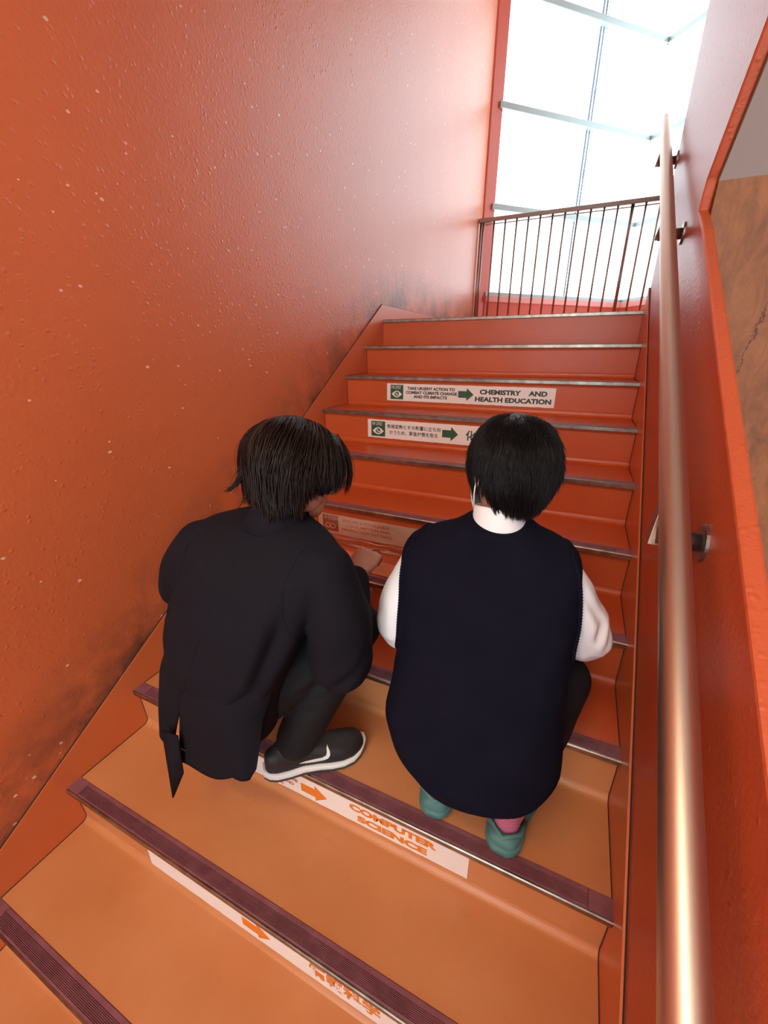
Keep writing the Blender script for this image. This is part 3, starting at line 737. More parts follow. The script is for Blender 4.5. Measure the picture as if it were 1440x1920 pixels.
def shoe(parent, heel, az, length=.27, pitch=0, mats=None, swoosh=None, teal=False, side=1, wide=1.0):
    """heel: point under the back of the heel; returns shoe object with children"""
    Q = frame(az, pitch); h = Vector(heel)
    def L(x, y, z): return h + Q @ Vector((x, y, z))
    S = [0, .03, .10, .22, .36, .50, .62, .74, .85, .93, .98, 1]
    WD = [.012, .024, .031, .034, .033, .036, .042, .046, .044, .036, .024, .008]
    OFF = [0, 0, 0, 0, .001, .003, .005, .005, .002, -.003, -.006, -.007]
    TOP = [.074, .084, .090, .092, .096, .092, .082, .072, .064, .056, .044, .030]
    BOT = [.006, .002, 0, 0, .001, .001, 0, 0, 0, .003, .007, .012]
    def ring(i, z0, z1, ex, grow=0, n=28):
        y = S[i]*length; c = (z0+z1)/2; hh = (z1-z0)/2
        return (L(OFF[i]*side, y-(.006 if i == 0 else 0)*(grow > 0)+(.006 if i == 11 else 0)*(grow > 0), c), Q @ Vector((WD[i]+grow, 0, 0)), Q @ Vector((0, 0, hh)), ex)
    WD = [w_*wide for w_ in WD]
    if teal: TOP = [.050, .056, .058, .060, .066, .066, .062, .056, .050, .044, .036, .026]
    SH = .026
    sole = MB(); loft(sole, [ring(i, BOT[i]+.006, SH+BOT[i]+(.004 if i < 5 else -.002)+(.000 if i > 9 else 0), 4.5, .004) for i in range(12)], 28)
    out = MB(); loft(out, [ring(i, BOT[i], BOT[i]+.008, 4.5, .003) for i in range(12)], 28)
    up = MB(); loft(up, [ring(i, .010+BOT[i], TOP[i]+.0, 2.5) for i in range(12)], 28)
    up.tube([L(.0, .045, .070), L(0, .060, .088)], [.030, .030], 20)
    m1 = mats[0]
    V, Fc, E = voxel(up, .0035, 4)
    so = mesh_obj('shoe', V, Fc, m1, smooth=True); so.parent = parent
    def sub(mb, nm, mat, smooth=True, bevel=0):
        o = mb.build(nm, mat, so, smooth=smooth, bevel=bevel); return o
    if teal:
        sub(sole, 'sole', mats[1], True)
    else:
        sub(sole, 'midsole', mats[1], True); sub(out, 'outsole', mats[2], True)
        # laces and tongue
        lc = MB()
        for k in range(5):
            y = length*(.40+.055*k); i = .075-.0035*k*1.6
            lc.tube([L(-.017*1, y, i), L(0, y+.006, i+.009), L(.017, y, i)], .0022, 6)
        sub(lc, 'laces', mats[0])
        tg = MB(); loft(tg, [(L(0, length*.34+.0*k, .080+.012*k), Q @ Vector((.021-.002*k, 0, 0)), Q @ Vector((0, .006, .001)), 3) for k in range(3)], 16)
        sub(tg, 'tongue', mats[0])
    if swoosh:
        # curved tick: outline in (along the shoe, up), laid on the side of the upper
        T_ = [(-.052, .0), (-.030, -.0045), (-.006, -.0060), (.014, -.0040), (.026, .001), (.0325, .010), (.033, .019), (.029, .029), (.0255, .0265), (.0245, .0175), (.0205, .010), (.010, .0050), (-.012, .0035), (-.034, .0020)]
        Va = np.array(V); fl = [];
        Qi = Q.inverted()
        loc = np.array([(Qi @ (Vector(p)-h))[:] for p in Va])
        def surf(y, z):
            mm = (loc[:, 0]*side > 0); d = (loc[:, 1]-y)**2+(loc[:, 2]-z)**2+(~mm)*9
            k = np.argsort(d)[:6]; return float(np.mean(loc[k, 0]))
        bmx = bmesh.new(); vs = []
        for (a, b) in T_: vs.append(bmx.verts.new((a, b, 0)))
        fc = bmx.faces.new(vs); r_ = bmesh.ops.triangulate(bmx, faces=[fc]); 
        bmesh.ops.subdivide_edges(bmx, edges=bmx.edges, cuts=2, use_grid_fill=True)
        cyy, czz = length*.50, .050
        bmx.verts.index_update(); vv = []; 
        for p in bmx.verts:
            y = cyy+p.co.x; z = czz+p.co.y*1.05; x = surf(y, z)+.0018*side; vv.append(L(x, y, z))
        ff = [[q.index for q in fc_.verts] for fc_ in bmx.faces]; bmx.free()
        o = mesh_obj('side_logo', vv, ff, mats[1], so); m2 = o.modifiers.new('s', 'SOLIDIFY'); m2.thickness = .0012; o['label'] = 'white curved tick logo'
    return so, L

def hair_strands(name, parent, mats, c, Q, ell, roots, direction, length, segs, rad, lift, collide, seed=0, wob=.15, grav=0.0, clump=0):
    """every strand is a thin tapered three sided tube following the skull, then falling"""
    r = np.random.default_rng(seed); n = len(roots)
    P = roots.copy(); paths = [P.copy()]; ln = length(P, r)
    Qn = np.array(Q); cn = np.array(c)
    D = direction(P, r); st = (ln/segs)[:, None]
    for k in range(segs):
        D0 = direction(P, r); D = D*.55+D0*.45; D[:, 2] -= grav*(k/segs)
        D += r.normal(0, wob, D.shape)*.25
        D /= np.linalg.norm(D, axis=1)[:, None]
        P = P+D*st; P = collide(P, lift*(.25+.9*k/segs)*r.uniform(.6, 1.25, n) if k else lift*.4*np.ones(n)); paths.append(P.copy())
    A = np.stack(paths, 1)      # n, segs+1, 3
    if clump:
        idx = r.integers(0, n, max(8, n//clump)); cen = A[idx]
        d = ((A[:, None, 0]-cen[None, :, 0])**2).sum(2); j = d.argmin(1)
        wgt = (np.linspace(0, 1, segs+1)**1.5*.40)[None, :, None]; A = A*(1-wgt)+cen[j]*wgt+ (A-A)*0
    Tn = np.gradient(A, axis=1); Tn /= np.maximum(np.linalg.norm(Tn, axis=2), 1e-9)[:, :, None]
    out = A-cn; out /= np.linalg.norm(out, axis=2)[:, :, None]
    Bn = np.cross(Tn, out); Bn /= np.maximum(np.linalg.norm(Bn, axis=2), 1e-9)[:, :, None]; On = np.cross(Bn, Tn)
    rr = rad*r.uniform(.6, 1.3, (n, 1, 1))*np.array([1, 1.05, 1, .95, .85, .7, .5, .12] if segs == 7 else list(np.linspace(1, .85, segs))+[.12])[None, :, None]
    V = np.stack([A+On*rr*.8, A+Bn*rr*1.3-On*rr*.4, A-Bn*rr*1.3-On*rr*.4], 2).reshape(-1, 3)
    m = segs+1; base = (np.arange(n)*m*3)[:, None, None]+(np.arange(segs)*3)[None, :, None]
    q = np.array([[0, 1, 4, 3], [1, 2, 5, 4], [2, 0, 3, 5]])
    Fq = (base[..., None]+q[None, None].reshape(1, 1, 3, 4)).reshape(-1, 4)
    me = bpy.data.meshes.new(name); me.vertices.add(len(V)); me.vertices.foreach_set('co', V.ravel())
    me.loops.add(Fq.size); me.loops.foreach_set('vertex_index', Fq.ravel().astype(np.int32))
    me.polygons.add(len(Fq)); me.polygons.foreach_set('loop_start', (np.arange(len(Fq))*4).astype(np.int32)); me.polygons.foreach_set('loop_total', np.full(len(Fq), 4, dtype=np.int32))
    me.update(); me.validate(); me.polygons.foreach_set('use_smooth', [True]*len(me.polygons))
    me.materials.append(mats)
    o = bpy.data.objects.new(name, me); col.objects.link(o); o.parent = parent; return o

def on_surface(V, N_, pts, lift):
    out = []
    for p in pts:
        k = ((V-np.array(p))**2).sum(1).argmin(); out.append(Vector(V[k]+N_[k]*lift))
    for _ in range(3): out = [out[0]]+[(out[i-1]+out[i]*2+out[i+1])/4 for i in range(1, len(out)-1)]+[out[-1]]
    return out

# =================================================== the person in the knitted vest
pB = empty('person', (1.17, -1.98, nz(8)))
tag(pB, 'person with short black hair squatting in a navy knitted vest over a white shirt', 'person')
pBi = Matrix.Translation(-Vector(pB.location))
def kid(o, root, inv):
    o.parent = root; o.matrix_parent_inverse = inv; return o
aB = -10; rB = Vector((math.cos(math.radians(aB)), -math.sin(math.radians(aB)), 0)); fB = Vector((math.sin(math.radians(aB)), math.cos(math.radians(aB)), 0))
def TB(c, hw, hd, ex=2.3, lean=0.0):
    b = (fB+Vector((0, 0, lean))).normalized()
    return (Vector(c), rB*hw, b*hd, ex)
torsoB = [((1.196, -2.040, -1.090), .100, .078), ((1.190, -2.038, -1.072), .148, .106), ((1.176, -2.022, -1.030), .184, .128), ((1.162, -2.003, -.975), .196, .133),
          ((1.160, -1.980, -.915), .190, .125), ((1.160, -1.950, -.820), .187, .118), ((1.155, -1.920, -.720), .192, .112), ((1.147, -1.900, -.655), .196, .102),
          ((1.145, -1.890, -.625), .194, .088), ((1.146, -1.882, -.604), .182, .074), ((1.150, -1.875, -.588), .150, .064), ((1.154, -1.870, -.574), .104, .058), ((1.156, -1.867, -.558), .078, .064), ((1.157, -1.865, -.550), .068, .062)]
SBl, EBl, WBl = (1.000, -1.910, -.668), (.958, -1.950, -.842), (1.040, -1.740, -.905)
SBr, EBr, WBr = (1.302, -1.858, -.668), (1.374, -1.835, -.822), (1.275, -1.650, -.870)
hB = Vector((1.165, -1.826, -.450)); QB = frame(-34, 24)
body = MB()
loft(body, [TB(c, hw-.026, hd-.026, 2.3, .25) for c, hw, hd in torsoB[1:-4]])
limb(body, [(1.156, -1.862, -.610), (1.160, -1.845, -.530), hB+QB @ Vector((0, -.02, -.03))], [.047, .047, .052])
head(body, hB, QB)
for S_, E_, W_, sd in ((SBl, EBl, WBl, -1), (SBr, EBr, WBr, 1)):
    limb(body, [S_, E_, W_], [.044, .038, .026])
    dr = (Vector(W_)-Vector(E_)).normalized(); az_ = math.degrees(math.atan2(dr.x, dr.y))
    hand(body, Vector(W_)+dr*.012, frame(az_, -math.degrees(math.asin(dr.z))), sd, 1.0)
HBl, KBl, ABl = (1.085, -2.000, -1.060), (.972, -1.780, -.950), (1.095, -1.990, -1.235)
HBr, KBr, ABr = (1.270, -1.975, -1.060), (1.345, -1.800, -.970), (1.272, -1.995, -1.235)
for H_, K_, A_ in ((HBl, KBl, ABl), (HBr, KBr, ABr)):
    limb(body, [H_, K_, A_], [.078, .052, .036])
    limb(body, [A_, Vector(A_)+Vector((0, -.01, -.035)), Vector(A_)+Vector((0, .12, -.064))], [.034, .026, .014])
V, Fc, E = voxel(body, .0042, 3)
bB = kid(mesh_obj('body', V, Fc, M['skin'], smooth=True), pB, pBi)
# vest
mb = MB(); loft(mb, [TB(c, hw+.0, hd+.0, 2.35, .25) for c, hw, hd in torsoB], 64)
V, Fc, E = voxel(mb, .0055, 6)
V = folds(V, Fc, [([(1.0, -2.12, -.88), (1.08, -2.13, -.98), (1.20, -2.12, -1.02)], .022, .004), ([(1.33, -2.03, -.84), (1.26, -2.10, -.93), (1.18, -2.14, -.98)], .024, .004),
                 ([(1.00, -2.02, -.66), (1.05, -2.06, -.76), (1.06, -2.10, -.88)], .02, .003), ([(1.32, -1.96, -.68), (1.28, -2.02, -.78), (1.27, -2.07, -.90)], .02, .003)])
Nn = normals(V, Fc); V = V + Nn*(vnoise(V, 9, 3)*.004+vnoise(V, 22, 4)*.0012)[:, None]
vest = kid(mesh_obj('vest', V, Fc, M['vest'], smooth=True), pB, pBi)
# ribbed armhole bands and hem
def rib_ring(pts, rad, nrib, name, mat, parent, close=False, flat=1.0):
    P = [Vector(p) for p in pts]
    L_ = [0]
    for i in range(1, len(P)): L_.append(L_[-1]+(P[i]-P[i-1]).length)
    out = []; rr = []; n = nrib*4
    for k in range(n+1):
        s_ = L_[-1]*k/n; i = max(0, min(len(P)-2, int(np.searchsorted(L_, s_))-1)); t = (s_-L_[i])/max(1e-9, L_[i+1]-L_[i])
        out.append(P[i].lerp(P[i+1], t)); rr.append(rad*(1+.16*math.sin(2*PI*k/4)))
    m = MB(); m.tube(out, rr, 8, flat); o = m.build(name, mat, smooth=True); o.parent = parent; return o
# shirt: sleeves, collar
mb = MB()
limb(mb, [Vector(SBl)+rB*.005, Vector(SBl).lerp(Vector(EBl), .55)+Vector((-.012, 0, 0)), EBl, Vector(EBl).lerp(Vector(WBl), .8)], [.052, .058, .055, .042], 24)
limb(mb, [Vector(SBr)-rB*.004, Vector(SBr).lerp(Vector(EBr), .55)+Vector((.004, 0, 0)), EBr, Vector(EBr).lerp(Vector(WBr), .8)], [.052, .058, .055, .042], 24)
loft(mb, [TB(c, hw-.010, hd-.010, 2.3, .25) for c, hw, hd in torsoB[2:-2]], 48)
V, Fc, E = voxel(mb, .0045, 4)
V = folds(V, Fc, [([(.955, -2.0, -.66), (.925, -2.0, -.74), (.930, -2.01, -.82)], .011, .0045), ([(.985, -2.01, -.70), (.955, -2.02, -.78), (.955, -2.02, -.86)], .010, .004), ([(.91, -1.93, -.70), (.900, -1.93, -.78)], .010, .003),
                 ([(1.34, -1.90, -.66), (1.40, -1.88, -.74), (1.385, -1.89, -.80)], .010, .0045), ([(1.35, -1.91, -.72), (1.375, -1.90, -.80), (1.40, -1.86, -.86)], .010, .005), ([(1.42, -1.84, -.74), (1.40, -1.87, -.82)], .010, .004)])
Nn = normals(V, Fc); V = V + Nn*(vnoise(V, 30, 8)*.003)[:, None]
shirt = kid(mesh_obj('shirt', V, Fc, M['shirt'], smooth=True), pB, pBi)
# folded collar standing round the neck
def collar(c, Q, r0, r1, h, mat, parent, name='collar', gap=.6, tilt=0, n=44, thick=.003, fold=True):
    c = Vector(c); v = []; f = []
    prof = [(r1+.004, 0), (r0+.003, h), (r0-.001, h+.003), (r0-.004, h-.002), (r1-.006, -.004)] if fold else [(r1, 0), (r0, h), (r0-.004, h), (r1-.006, -.004)]
    m = len(prof)
    for k in range(n+1):
        a = PI/2+gap+(2*PI-2*gap)*k/n
        for (rr, z) in prof:
            v.append(c+Q @ Vector((rr*math.cos(a), rr*math.sin(a)*1.02, z)))
    for k in range(n):
        for j in range(m): f.append((k*m+j, k*m+(j+1) % m, (k+1)*m+(j+1) % m, (k+1)*m+j))
    f.append(tuple(range(m))); f.append(tuple(n*m+j for j in reversed(range(m))))
    mb_ = MB(); mb_.add(v, f); o = mb_.build(name, mat, smooth=True); o.parent = parent; return o
collar((1.158, -1.862, -.606), frame(-14, 14), .053, .056, .080, M['shirt'], shirt, gap=.35)
# armhole and neckline ribs
def armhole(c, r1, r2, ax, n=40, ph0=0):
    """ring around the shoulder; ax = outward direction"""
    c = Vector(c); ax = Vector(ax).normalized(); up = Vector((0, 0, 1)); up = (up-ax*up.dot(ax)).normalized(); sd = ax.cross(up)
    return [c+up*math.cos(a)*r1+sd*math.sin(a)*r2 for a in [2*PI*k/n for k in range(n+1)]]
vV, vN = V.copy(), Nn.copy()
def band(pts, name):
    P = [Vector(p) for p in pts]; q = []
    for k in range(41):
        s_ = (len(P)-1)*k/40; i = min(len(P)-2, int(s_)); q.append(P[i].lerp(P[i+1], s_-i))
    return rib_ring(on_surface(VV, VN, q, .001), .0052, 60, name, M['vest'], vest)
VV = np.empty(len(vest.data.vertices)*3); vest.data.vertices.foreach_get('co', VV); VV = VV.reshape(-1, 3); VN = normals(VV, [tuple(p.vertices) for p in vest.data.polygons])
band([(1.005, -1.865, -.600), (.985, -1.925, -.610), (.978, -1.965, -.660), (.972, -1.985, -.740), (.975, -2.005, -.820), (.972, -1.985, -.870), (.968, -1.940, -.880)], 'armhole_band')
band([(1.285, -1.815, -.600), (1.312, -1.872, -.610), (1.335, -1.905, -.660), (1.340, -1.925, -.740), (1.335, -1.945, -.800), (1.345, -1.915, -.850), (1.345, -1.880, -.860)], 'armhole_band')
# trousers
mb = MB()
for H_, K_, A_ in ((HBl, KBl, ABl), (HBr, KBr, ABr)):
    limb(mb, [H_, K_], [.080, .066], 24); limb(mb, [K_, Vector(K_).lerp(Vector(A_), .78)], [.066, .052], 24)
loft(mb, [TB((1.185, -2.005, -1.055), .12, .08), TB((1.18, -1.998, -1.02), .155, .105), TB((1.17, -1.985, -.96), .165, .108)])
V, Fc, E = voxel(mb, .006, 4)
Nn = normals(V, Fc); V = V + Nn*(vnoise(V, 14, 5)*.006)[:, None]
kid(mesh_obj('trousers', V, Fc, M['trousers'], smooth=True), pB, pBi)
# shoes
for hx, hy, az_, sd in ((1.100, -2.042, -8, -1), (1.268, -2.055, 4, 1)):
    so, L_ = shoe(pB, (hx, hy, nz(8)+.0024), az_, .235, mats=(M['teal'], M['teal']), teal=True, side=sd, wide=1.22)
    so.matrix_parent_inverse = pBi; so['label'] = 'teal canvas shoe'
    sk = MB(); limb(sk, [L_(0, .050, .050), L_(0, .048, .10), L_(0, .045, .13)], [.031, .030, .032], 18)
    sk.build('sock', M['pink'], so, smooth=True)['label'] = 'pink sock'
    st_ = MB(); st_.tube([L_(-.038, .07, .055), L_(-.036, .03, .060), L_(0, .004, .060), L_(.036, .03, .060), L_(.038, .07, .055)], .006, 8)
    st_.build('heel_collar', M['teal'], so, smooth=True)
# mask on the far side of the face
def mask(L, parent, inv):
    v = []; f = []; nu, nv = 20, 12
    for i in range(nu+1):
        for j in range(nv+1):
            a = -1.15+2.3*i/nu; z = .010-.100*j/nv; bulge = .012*math.sin(PI*j/nv)
            v.append(L((.078+bulge*.4)*math.sin(a), -.0+(.104+bulge)*math.cos(a)-.0, z))
    for i in range(nu):
        for j in range(nv): q = i*(nv+1)+j; f.append((q, q+1, q+nv+2, q+nv+1))
    o = mesh_obj('face_mask', v, f, M['mask'], smooth=True); m_ = o.modifiers.new('s', 'SOLIDIFY'); m_.thickness = .0015; m_.offset = 1
    kid(o, parent, inv)
    for s_ in (-1, 1):
        m = MB(); m.tube([L(s_*.073, .044, -.012), L(s_*.086, .015, .012), L(s_*.088, -.014, .020), L(s_*.089, -.024, .0), L(s_*.088, -.016, -.026), L(s_*.085, .005, -.052), L(s_*.073, .042, -.074)], .0016, 6)
        b = m.build('ear_loop', M['mask'], smooth=True); b.parent = o
def LB_(x, y, z): return hB + QB @ Vector((x, y, z))
mask(LB_, pB, pBi)
# hair: cap plus strands
def scalp(c, Q, ell, off, hairline, mat, parent, inv, name='hair', bump=None):
    """solid hair cap cut by a hairline test in head space"""
    m = MB(); ball(m, c+Q @ Vector(off), ell[0], ell[1], ell[2], Q, 40, 30)
    cn, Qn = np.array(c), np.array(Q)
    P = np.array(m.v); Lc = (P-cn)@Qn
    keep = np.array([hairline(*p) for p in Lc]); vid = -np.ones(len(P), int); vid[keep] = np.arange(keep.sum())
    fs = [[vid[i] for i in f] for f in m.f if all(keep[i] for i in f)]
    o = mesh_obj(name, P[keep], fs, mat, smooth=True); mm = o.modifiers.new('s', 'SOLIDIFY'); mm.thickness = .012; mm.offset = -1
    return kid(o, parent, inv)
def ell_points(n, c, Q, off, ell, test, seed):
    r = np.random.default_rng(seed); out = []
    Qn = np.array(Q); cn = np.array(c)
    while sum(len(o) for o in out) < n:
        d = r.normal(size=(n*2, 3)); d /= np.linalg.norm(d, axis=1)[:, None]
        p = d*np.array(ell)+np.array(off); k = test(p); out.append(p[k])
    P = np.concatenate(out)[:n]; return P@Qn.T+cn
def collider(c, Q, off, ell):
    Qn = np.array(Q); cn = np.array(c); e = np.array(ell); of = np.array(off)
    def fn(P, lift):
        L = (P-cn)@Qn-of; k = np.linalg.norm(L/e, axis=1); need = 1+lift/e.mean()
        m = k < need; L[m] *= (need[m]/k[m])[:, None]
        return (L+of)@Qn.T+cn
    return fn
ellB = (.083, .100, .096); offB = (0, -.016, .017)
def hairlineB(x, y, z):
    if y > .045: return z > .045+ (y-.045)*.2
    if abs(x) > .045 and y > -.030: return z > .004
    return z > -.072
hcap = scalp(hB, QB, tuple(e-.006 for e in ellB), offB, hairlineB, M['scalp'], pB, pBi)
def testB(p):
    x, y, z = p.T
    return np.where(y > .045, z > .045, np.where((np.abs(x) > .045) & (y > -.030), z > .004, z > -.078))
whorl = np.array([.010, -.052, .100])
def dirB(P, r):
    Qn = np.array(QB); L = (P-np.array(hB))@Qn
    d = L-whorl; nrm = (L-np.array(offB))/np.array(ellB)**2; nrm /= np.linalg.norm(nrm, axis=1)[:, None]
    ds = np.linalg.norm(d, axis=1)[:, None]
    tw = np.cross(nrm, d)/np.maximum(ds, 1e-6)*np.exp(-ds/.03)*.9
    d = d/np.maximum(ds, 1e-6)+tw
    d -= nrm*(d*nrm).sum(1)[:, None]; d /= np.maximum(np.linalg.norm(d, axis=1), 1e-6)[:, None]
    d = d+nrm*.10+np.array([0, 0, -.25])
    d += r.normal(0, .12, d.shape)
    d /= np.linalg.norm(d, axis=1)[:, None]
    return d@Qn.T
roots = ell_points(12000, hB, QB, offB, (ellB[0]-.004, ellB[1]-.004, ellB[2]-.004), testB, 3)
hs = hair_strands('strands', hcap, M['hairB'], hB, QB, ellB, roots, dirB, lambda P, r: r.uniform(.040, .070, len(P))+.012*(((P-np.array(hB))@np.array(QB))[:, 2] < -.03), 7, .00075, .013, collider(hB, QB, offB, ellB), 5, wob=.35, clump=26)

# =================================================== the person in the dark blazer
pA = empty('person', (.60, -2.06, nz(8)))
tag(pA, 'person with longer dark hair squatting in a dark blazer beside the left wall', 'person')
pAi = Matrix.Translation(-Vector(pA.location))
def ringA(c, hw, hd, az, ex=2.3, lean=.22):
    a = math.radians(az); r_ = Vector((math.cos(a), -math.sin(a), 0)); f_ = Vector((math.sin(a), math.cos(a), lean)).normalized()
    return (Vector(c), r_*hw, f_*hd, ex)
rowsA = [((.535, -2.115, -1.135), .150, .092, 4), ((.533, -2.118, -1.08), .176, .114, 6), ((.535, -2.120, -1.00), .186, .116, 9), ((.566, -2.115, -.87), .199, .128, 9), ((.615, -2.098, -.75), .206, .124, 7),
         ((.655, -2.085, -.67), .212, .112, 4), ((.668, -2.082, -.628), .214, .098, 2), ((.674, -2.078, -.602), .204, .084, 2), ((.680, -2.070, -.582), .178, .072, 2), ((.688, -2.060, -.566), .128, .064, 3), ((.692, -2.050, -.552), .078, .058, 4)]
SAl, EAl, WAl = (.480, -2.085, -.642), (.330, -2.050, -.828), (.470, -1.800, -.890)
SAr, EAr, WAr = (.858, -2.082, -.635), (.864, -2.068, -.882), (.785, -1.850, -.797)
hA = Vector((.712, -1.975, -.458)); QA = frame(34, 24, -7)
body = MB()
loft(body, [ringA(c, hw-.028, hd-.028, az) for c, hw, hd, az in rowsA[1:-4]])
limb(body, [(.693, -2.042, -.600), (.702, -2.015, -.530), hA+QA @ Vector((0, -.02, -.03))], [.046, .046, .052])
head(body, hA, QA)
for S_, E_, W_, sd, fi in ((SAl, EAl, WAl, -1, False), (SAr, EAr, WAr, 1, True)):
    limb(body, [S_, E_, W_], [.038, .038, .027])
    dr = (Vector(W_)-Vector(E_)).normalized(); az_ = math.degrees(math.atan2(dr.x, dr.y))
    hand(body, Vector(W_)+dr*.014, frame(az_+(22 if fi else 0), -math.degrees(math.asin(dr.z))-(2 if fi else -12), 14 if fi else 0), sd, 1.0, 1.0, fi)
HAl, KAl, AAl = (.450, -2.090, -1.095), (.420, -1.800, -.860), (.420, -2.085, -1.230)
HAr, KAr, AAr = (.590, -2.105, -1.085), (.842, -1.940, -.872), (.700, -2.060, -1.215)
for H_, K_, A_, az_ in ((HAl, KAl, AAl, -4), (HAr, KAr, AAr, 46)):
    limb(body, [H_, K_, A_], [.078, .052, .036])
    f_ = frame(az_) @ Vector((0, .10, 0)); limb(body, [A_, Vector(A_)+Vector((0, 0, -.045)), Vector(A_)+f_+Vector((0, 0, -.068))], [.034, .024, .014])
V, Fc, E = voxel(body, .0034, 2)
bA = kid(mesh_obj('body', V, Fc, M['skin'], smooth=True), pA, pAi)
# blazer: body, sleeves, then the two hanging skirt panels with the back vent
mb = MB(); loft(mb, [ringA(c, hw, hd, az) for c, hw, hd, az in rowsA], 64)
limb(mb, [Vector(SAr)+Vector((-.01, 0, -.006)), Vector(SAr).lerp(Vector(EAr), .5)+Vector((.012, -.004, 0)), EAr], [.062, .070, .071], 28)
limb(mb, [EAr, Vector(EAr).lerp(Vector(WAr), .5)+Vector((.006, 0, -.006)), WAr], [.071, .052, .040], 28)
limb(mb, [Vector(SAl)+Vector((.012, 0, -.006)), Vector(SAl).lerp(Vector(EAl), .5)+Vector((-.004, -.004, 0)), EAl], [.060, .062, .057], 28)
limb(mb, [EAl, WAl], [.057, .045], 28)
V, Fc, E = voxel(mb, .0058, 7)
V = folds(V, Fc, [([(.80, -2.16, -.68), (.775, -2.20, -.80), (.74, -2.22, -.90), (.66, -2.25, -1.00)], .018, .016),
                 ([(.83, -2.13, -.80), (.80, -2.17, -.92), (.78, -2.17, -1.02)], .018, .014),
                 ([(.93, -2.07, -.80), (.90, -2.12, -.88), (.84, -2.13, -.93)], .013, .008), ([(.95, -2.00, -.86), (.91, -2.08, -.94)], .012, .004),
                 ([(.88, -1.86, -.80), (.84, -1.90, -.86)], .010, .004), ([(.86, -1.88, -.76), (.90, -1.95, -.84)], .012, .004),
                 ([(.47, -2.17, -.66), (.44, -2.15, -.76), (.42, -2.13, -.86)], .016, .008),
                 ([(.69, -2.16, -.60), (.60, -2.20, -.64), (.52, -2.19, -.66)], .03, .003)])
Nn = normals(V, Fc); V = V + Nn*(vnoise(V, 7, 13)*.005+vnoise(V, 19, 14)*.0015)[:, None]
V = V - Nn*(.006*np.clip((-.930-V[:, 2])/.10, 0, 1)*(V[:, 1] < -1.98)*np.clip((.80-V[:, 0])/.05, 0, 1))[:, None]
Vs = list(map(tuple, V)); Fs = list(Fc)
rowsK = [((.528, -2.118, -1.25), .184, .108, 3), ((.530, -2.118, -1.12), .186, .112, 5), ((.535, -2.118, -1.00), .191, .113, 9), ((.566, -2.115, -.87), .195, .116, 9)]+rowsA[4:]
def ring_at(z):
    zs = [r_[0][2] for r_ in rowsK]; z2 = max(z, zs[0])
    for i in range(len(rowsK)-1):
        if zs[i] <= z2 <= zs[i+1]:
            t = (z2-zs[i])/(zs[i+1]-zs[i]); a, b = rowsK[i], rowsK[i+1]
            c = [a[0][k]*(1-t)+b[0][k]*t for k in range(3)]; c[2] = z
            return c, a[1]*(1-t)+b[1]*t, a[2]*(1-t)+b[2]*t, a[3]*(1-t)+b[3]*t
def skirt(t0f, t1f, zb, flare=.016, nt=70, nzz=26, wave=0, seed=0, ztop=-.885):
    v = []; f = []
    for s in (0, 1):
        for j in range(nzz+1):
            q = j/nzz
            for i in range(nt+1):
                a_ = i/nt; zbi = zb(a_); z = ztop+(zbi-ztop)*q; c, hw, hd, az = ring_at(z)
                t = math.radians(t0f(q)+(t1f(q)-t0f(q))*a_); az = math.radians(az)
                g = .0085*min(1, q*3.5)-.0065+flare*q**1.3+wave*math.sin(a_*11+seed)*q**2 - (.0045 if s else 0)
                ct, st = math.cos(t), math.sin(t); ex = 2.3+2.2*q; x = math.copysign(abs(ct)**(2/ex), ct)*(hw+g); y = math.copysign(abs(st)**(2/ex), st)*(hd+g)
                v.append((c[0]+math.cos(az)*x+math.sin(az)*y, c[1]-math.sin(az)*x+math.cos(az)*y, z+.20*y*(1-q)))
    K = (nzz+1)*(nt+1)
    for j in range(nzz):
        for i in range(nt):
            a = j*(nt+1)+i; f.append((a, a+nt+1, a+nt+2, a+1)); f.append((K+a, K+a+1, K+a+nt+2, K+a+nt+1))
    for i in range(nt): a = nzz*(nt+1)+i; f.append((a, K+a, K+a+1, a+1))
    for j in range(nzz):
        a = j*(nt+1); f.append((a, K+a, K+a+nt+1, a+nt+1)); a += nt; f.append((a, a+nt+1, K+a+nt+1, K+a))
    b = len(Vs); Vs.extend(v); Fs.extend([tuple(k+b for k in q) for q in f])
VENT = -93
# right hand panel, from the vent round to the open front edge
skirt(lambda q: VENT-2.5*max(0, q-.45)/.55, lambda q: -6-22*q**2, lambda a: -1.232+.15*min(a, .45)+.03*max(0, a-.8)*5*(a > .8), wave=.002, seed=1)
# left hand panel
skirt(lambda q: VENT-9*max(0, q-.45)/.55, lambda q: -205+6*q, lambda a: -1.214, wave=.002, seed=4)
# the corner of the left panel that hangs lowest, folded at the vent
c, hw, hd, az = ring_at(-1.17)
tipm = MB()
def rp_(t, z, g=.012):
    c, hw, hd, az = ring_at(z); a = math.radians(az); t = math.radians(t); x = math.cos(t)*(hw+g); y = math.sin(t)*(hd+g)
    return Vector((c[0]+math.cos(a)*x+math.sin(a)*y, c[1]-math.sin(a)*x+math.cos(a)*y, z+.20*y))
A_ = Vector((.428, -2.252, -1.120)); B_ = Vector((.496, -2.258, -1.100)); C_ = Vector((.478, -2.256, -1.245)); D_ = Vector((.434, -2.272, -1.345))
nn_ = (B_-A_).cross(D_-A_).normalized()*.0022
tipm.add([A_+nn_, B_+nn_, C_+nn_, D_+nn_, A_-nn_, B_-nn_, C_-nn_, D_-nn_], [(0, 1, 2, 3), (7, 6, 5, 4), (0, 4, 5, 1), (1, 5, 6, 2), (2, 6, 7, 3), (3, 7, 4, 0)])
b = len(Vs); Vs.extend(tipm.v); Fs.extend([tuple(k+b for k in q) for q in tipm.f])
o = mesh_obj('blazer', Vs, Fs, M['blazer'], smooth=True)
blazer = kid(o, pA, pAi)
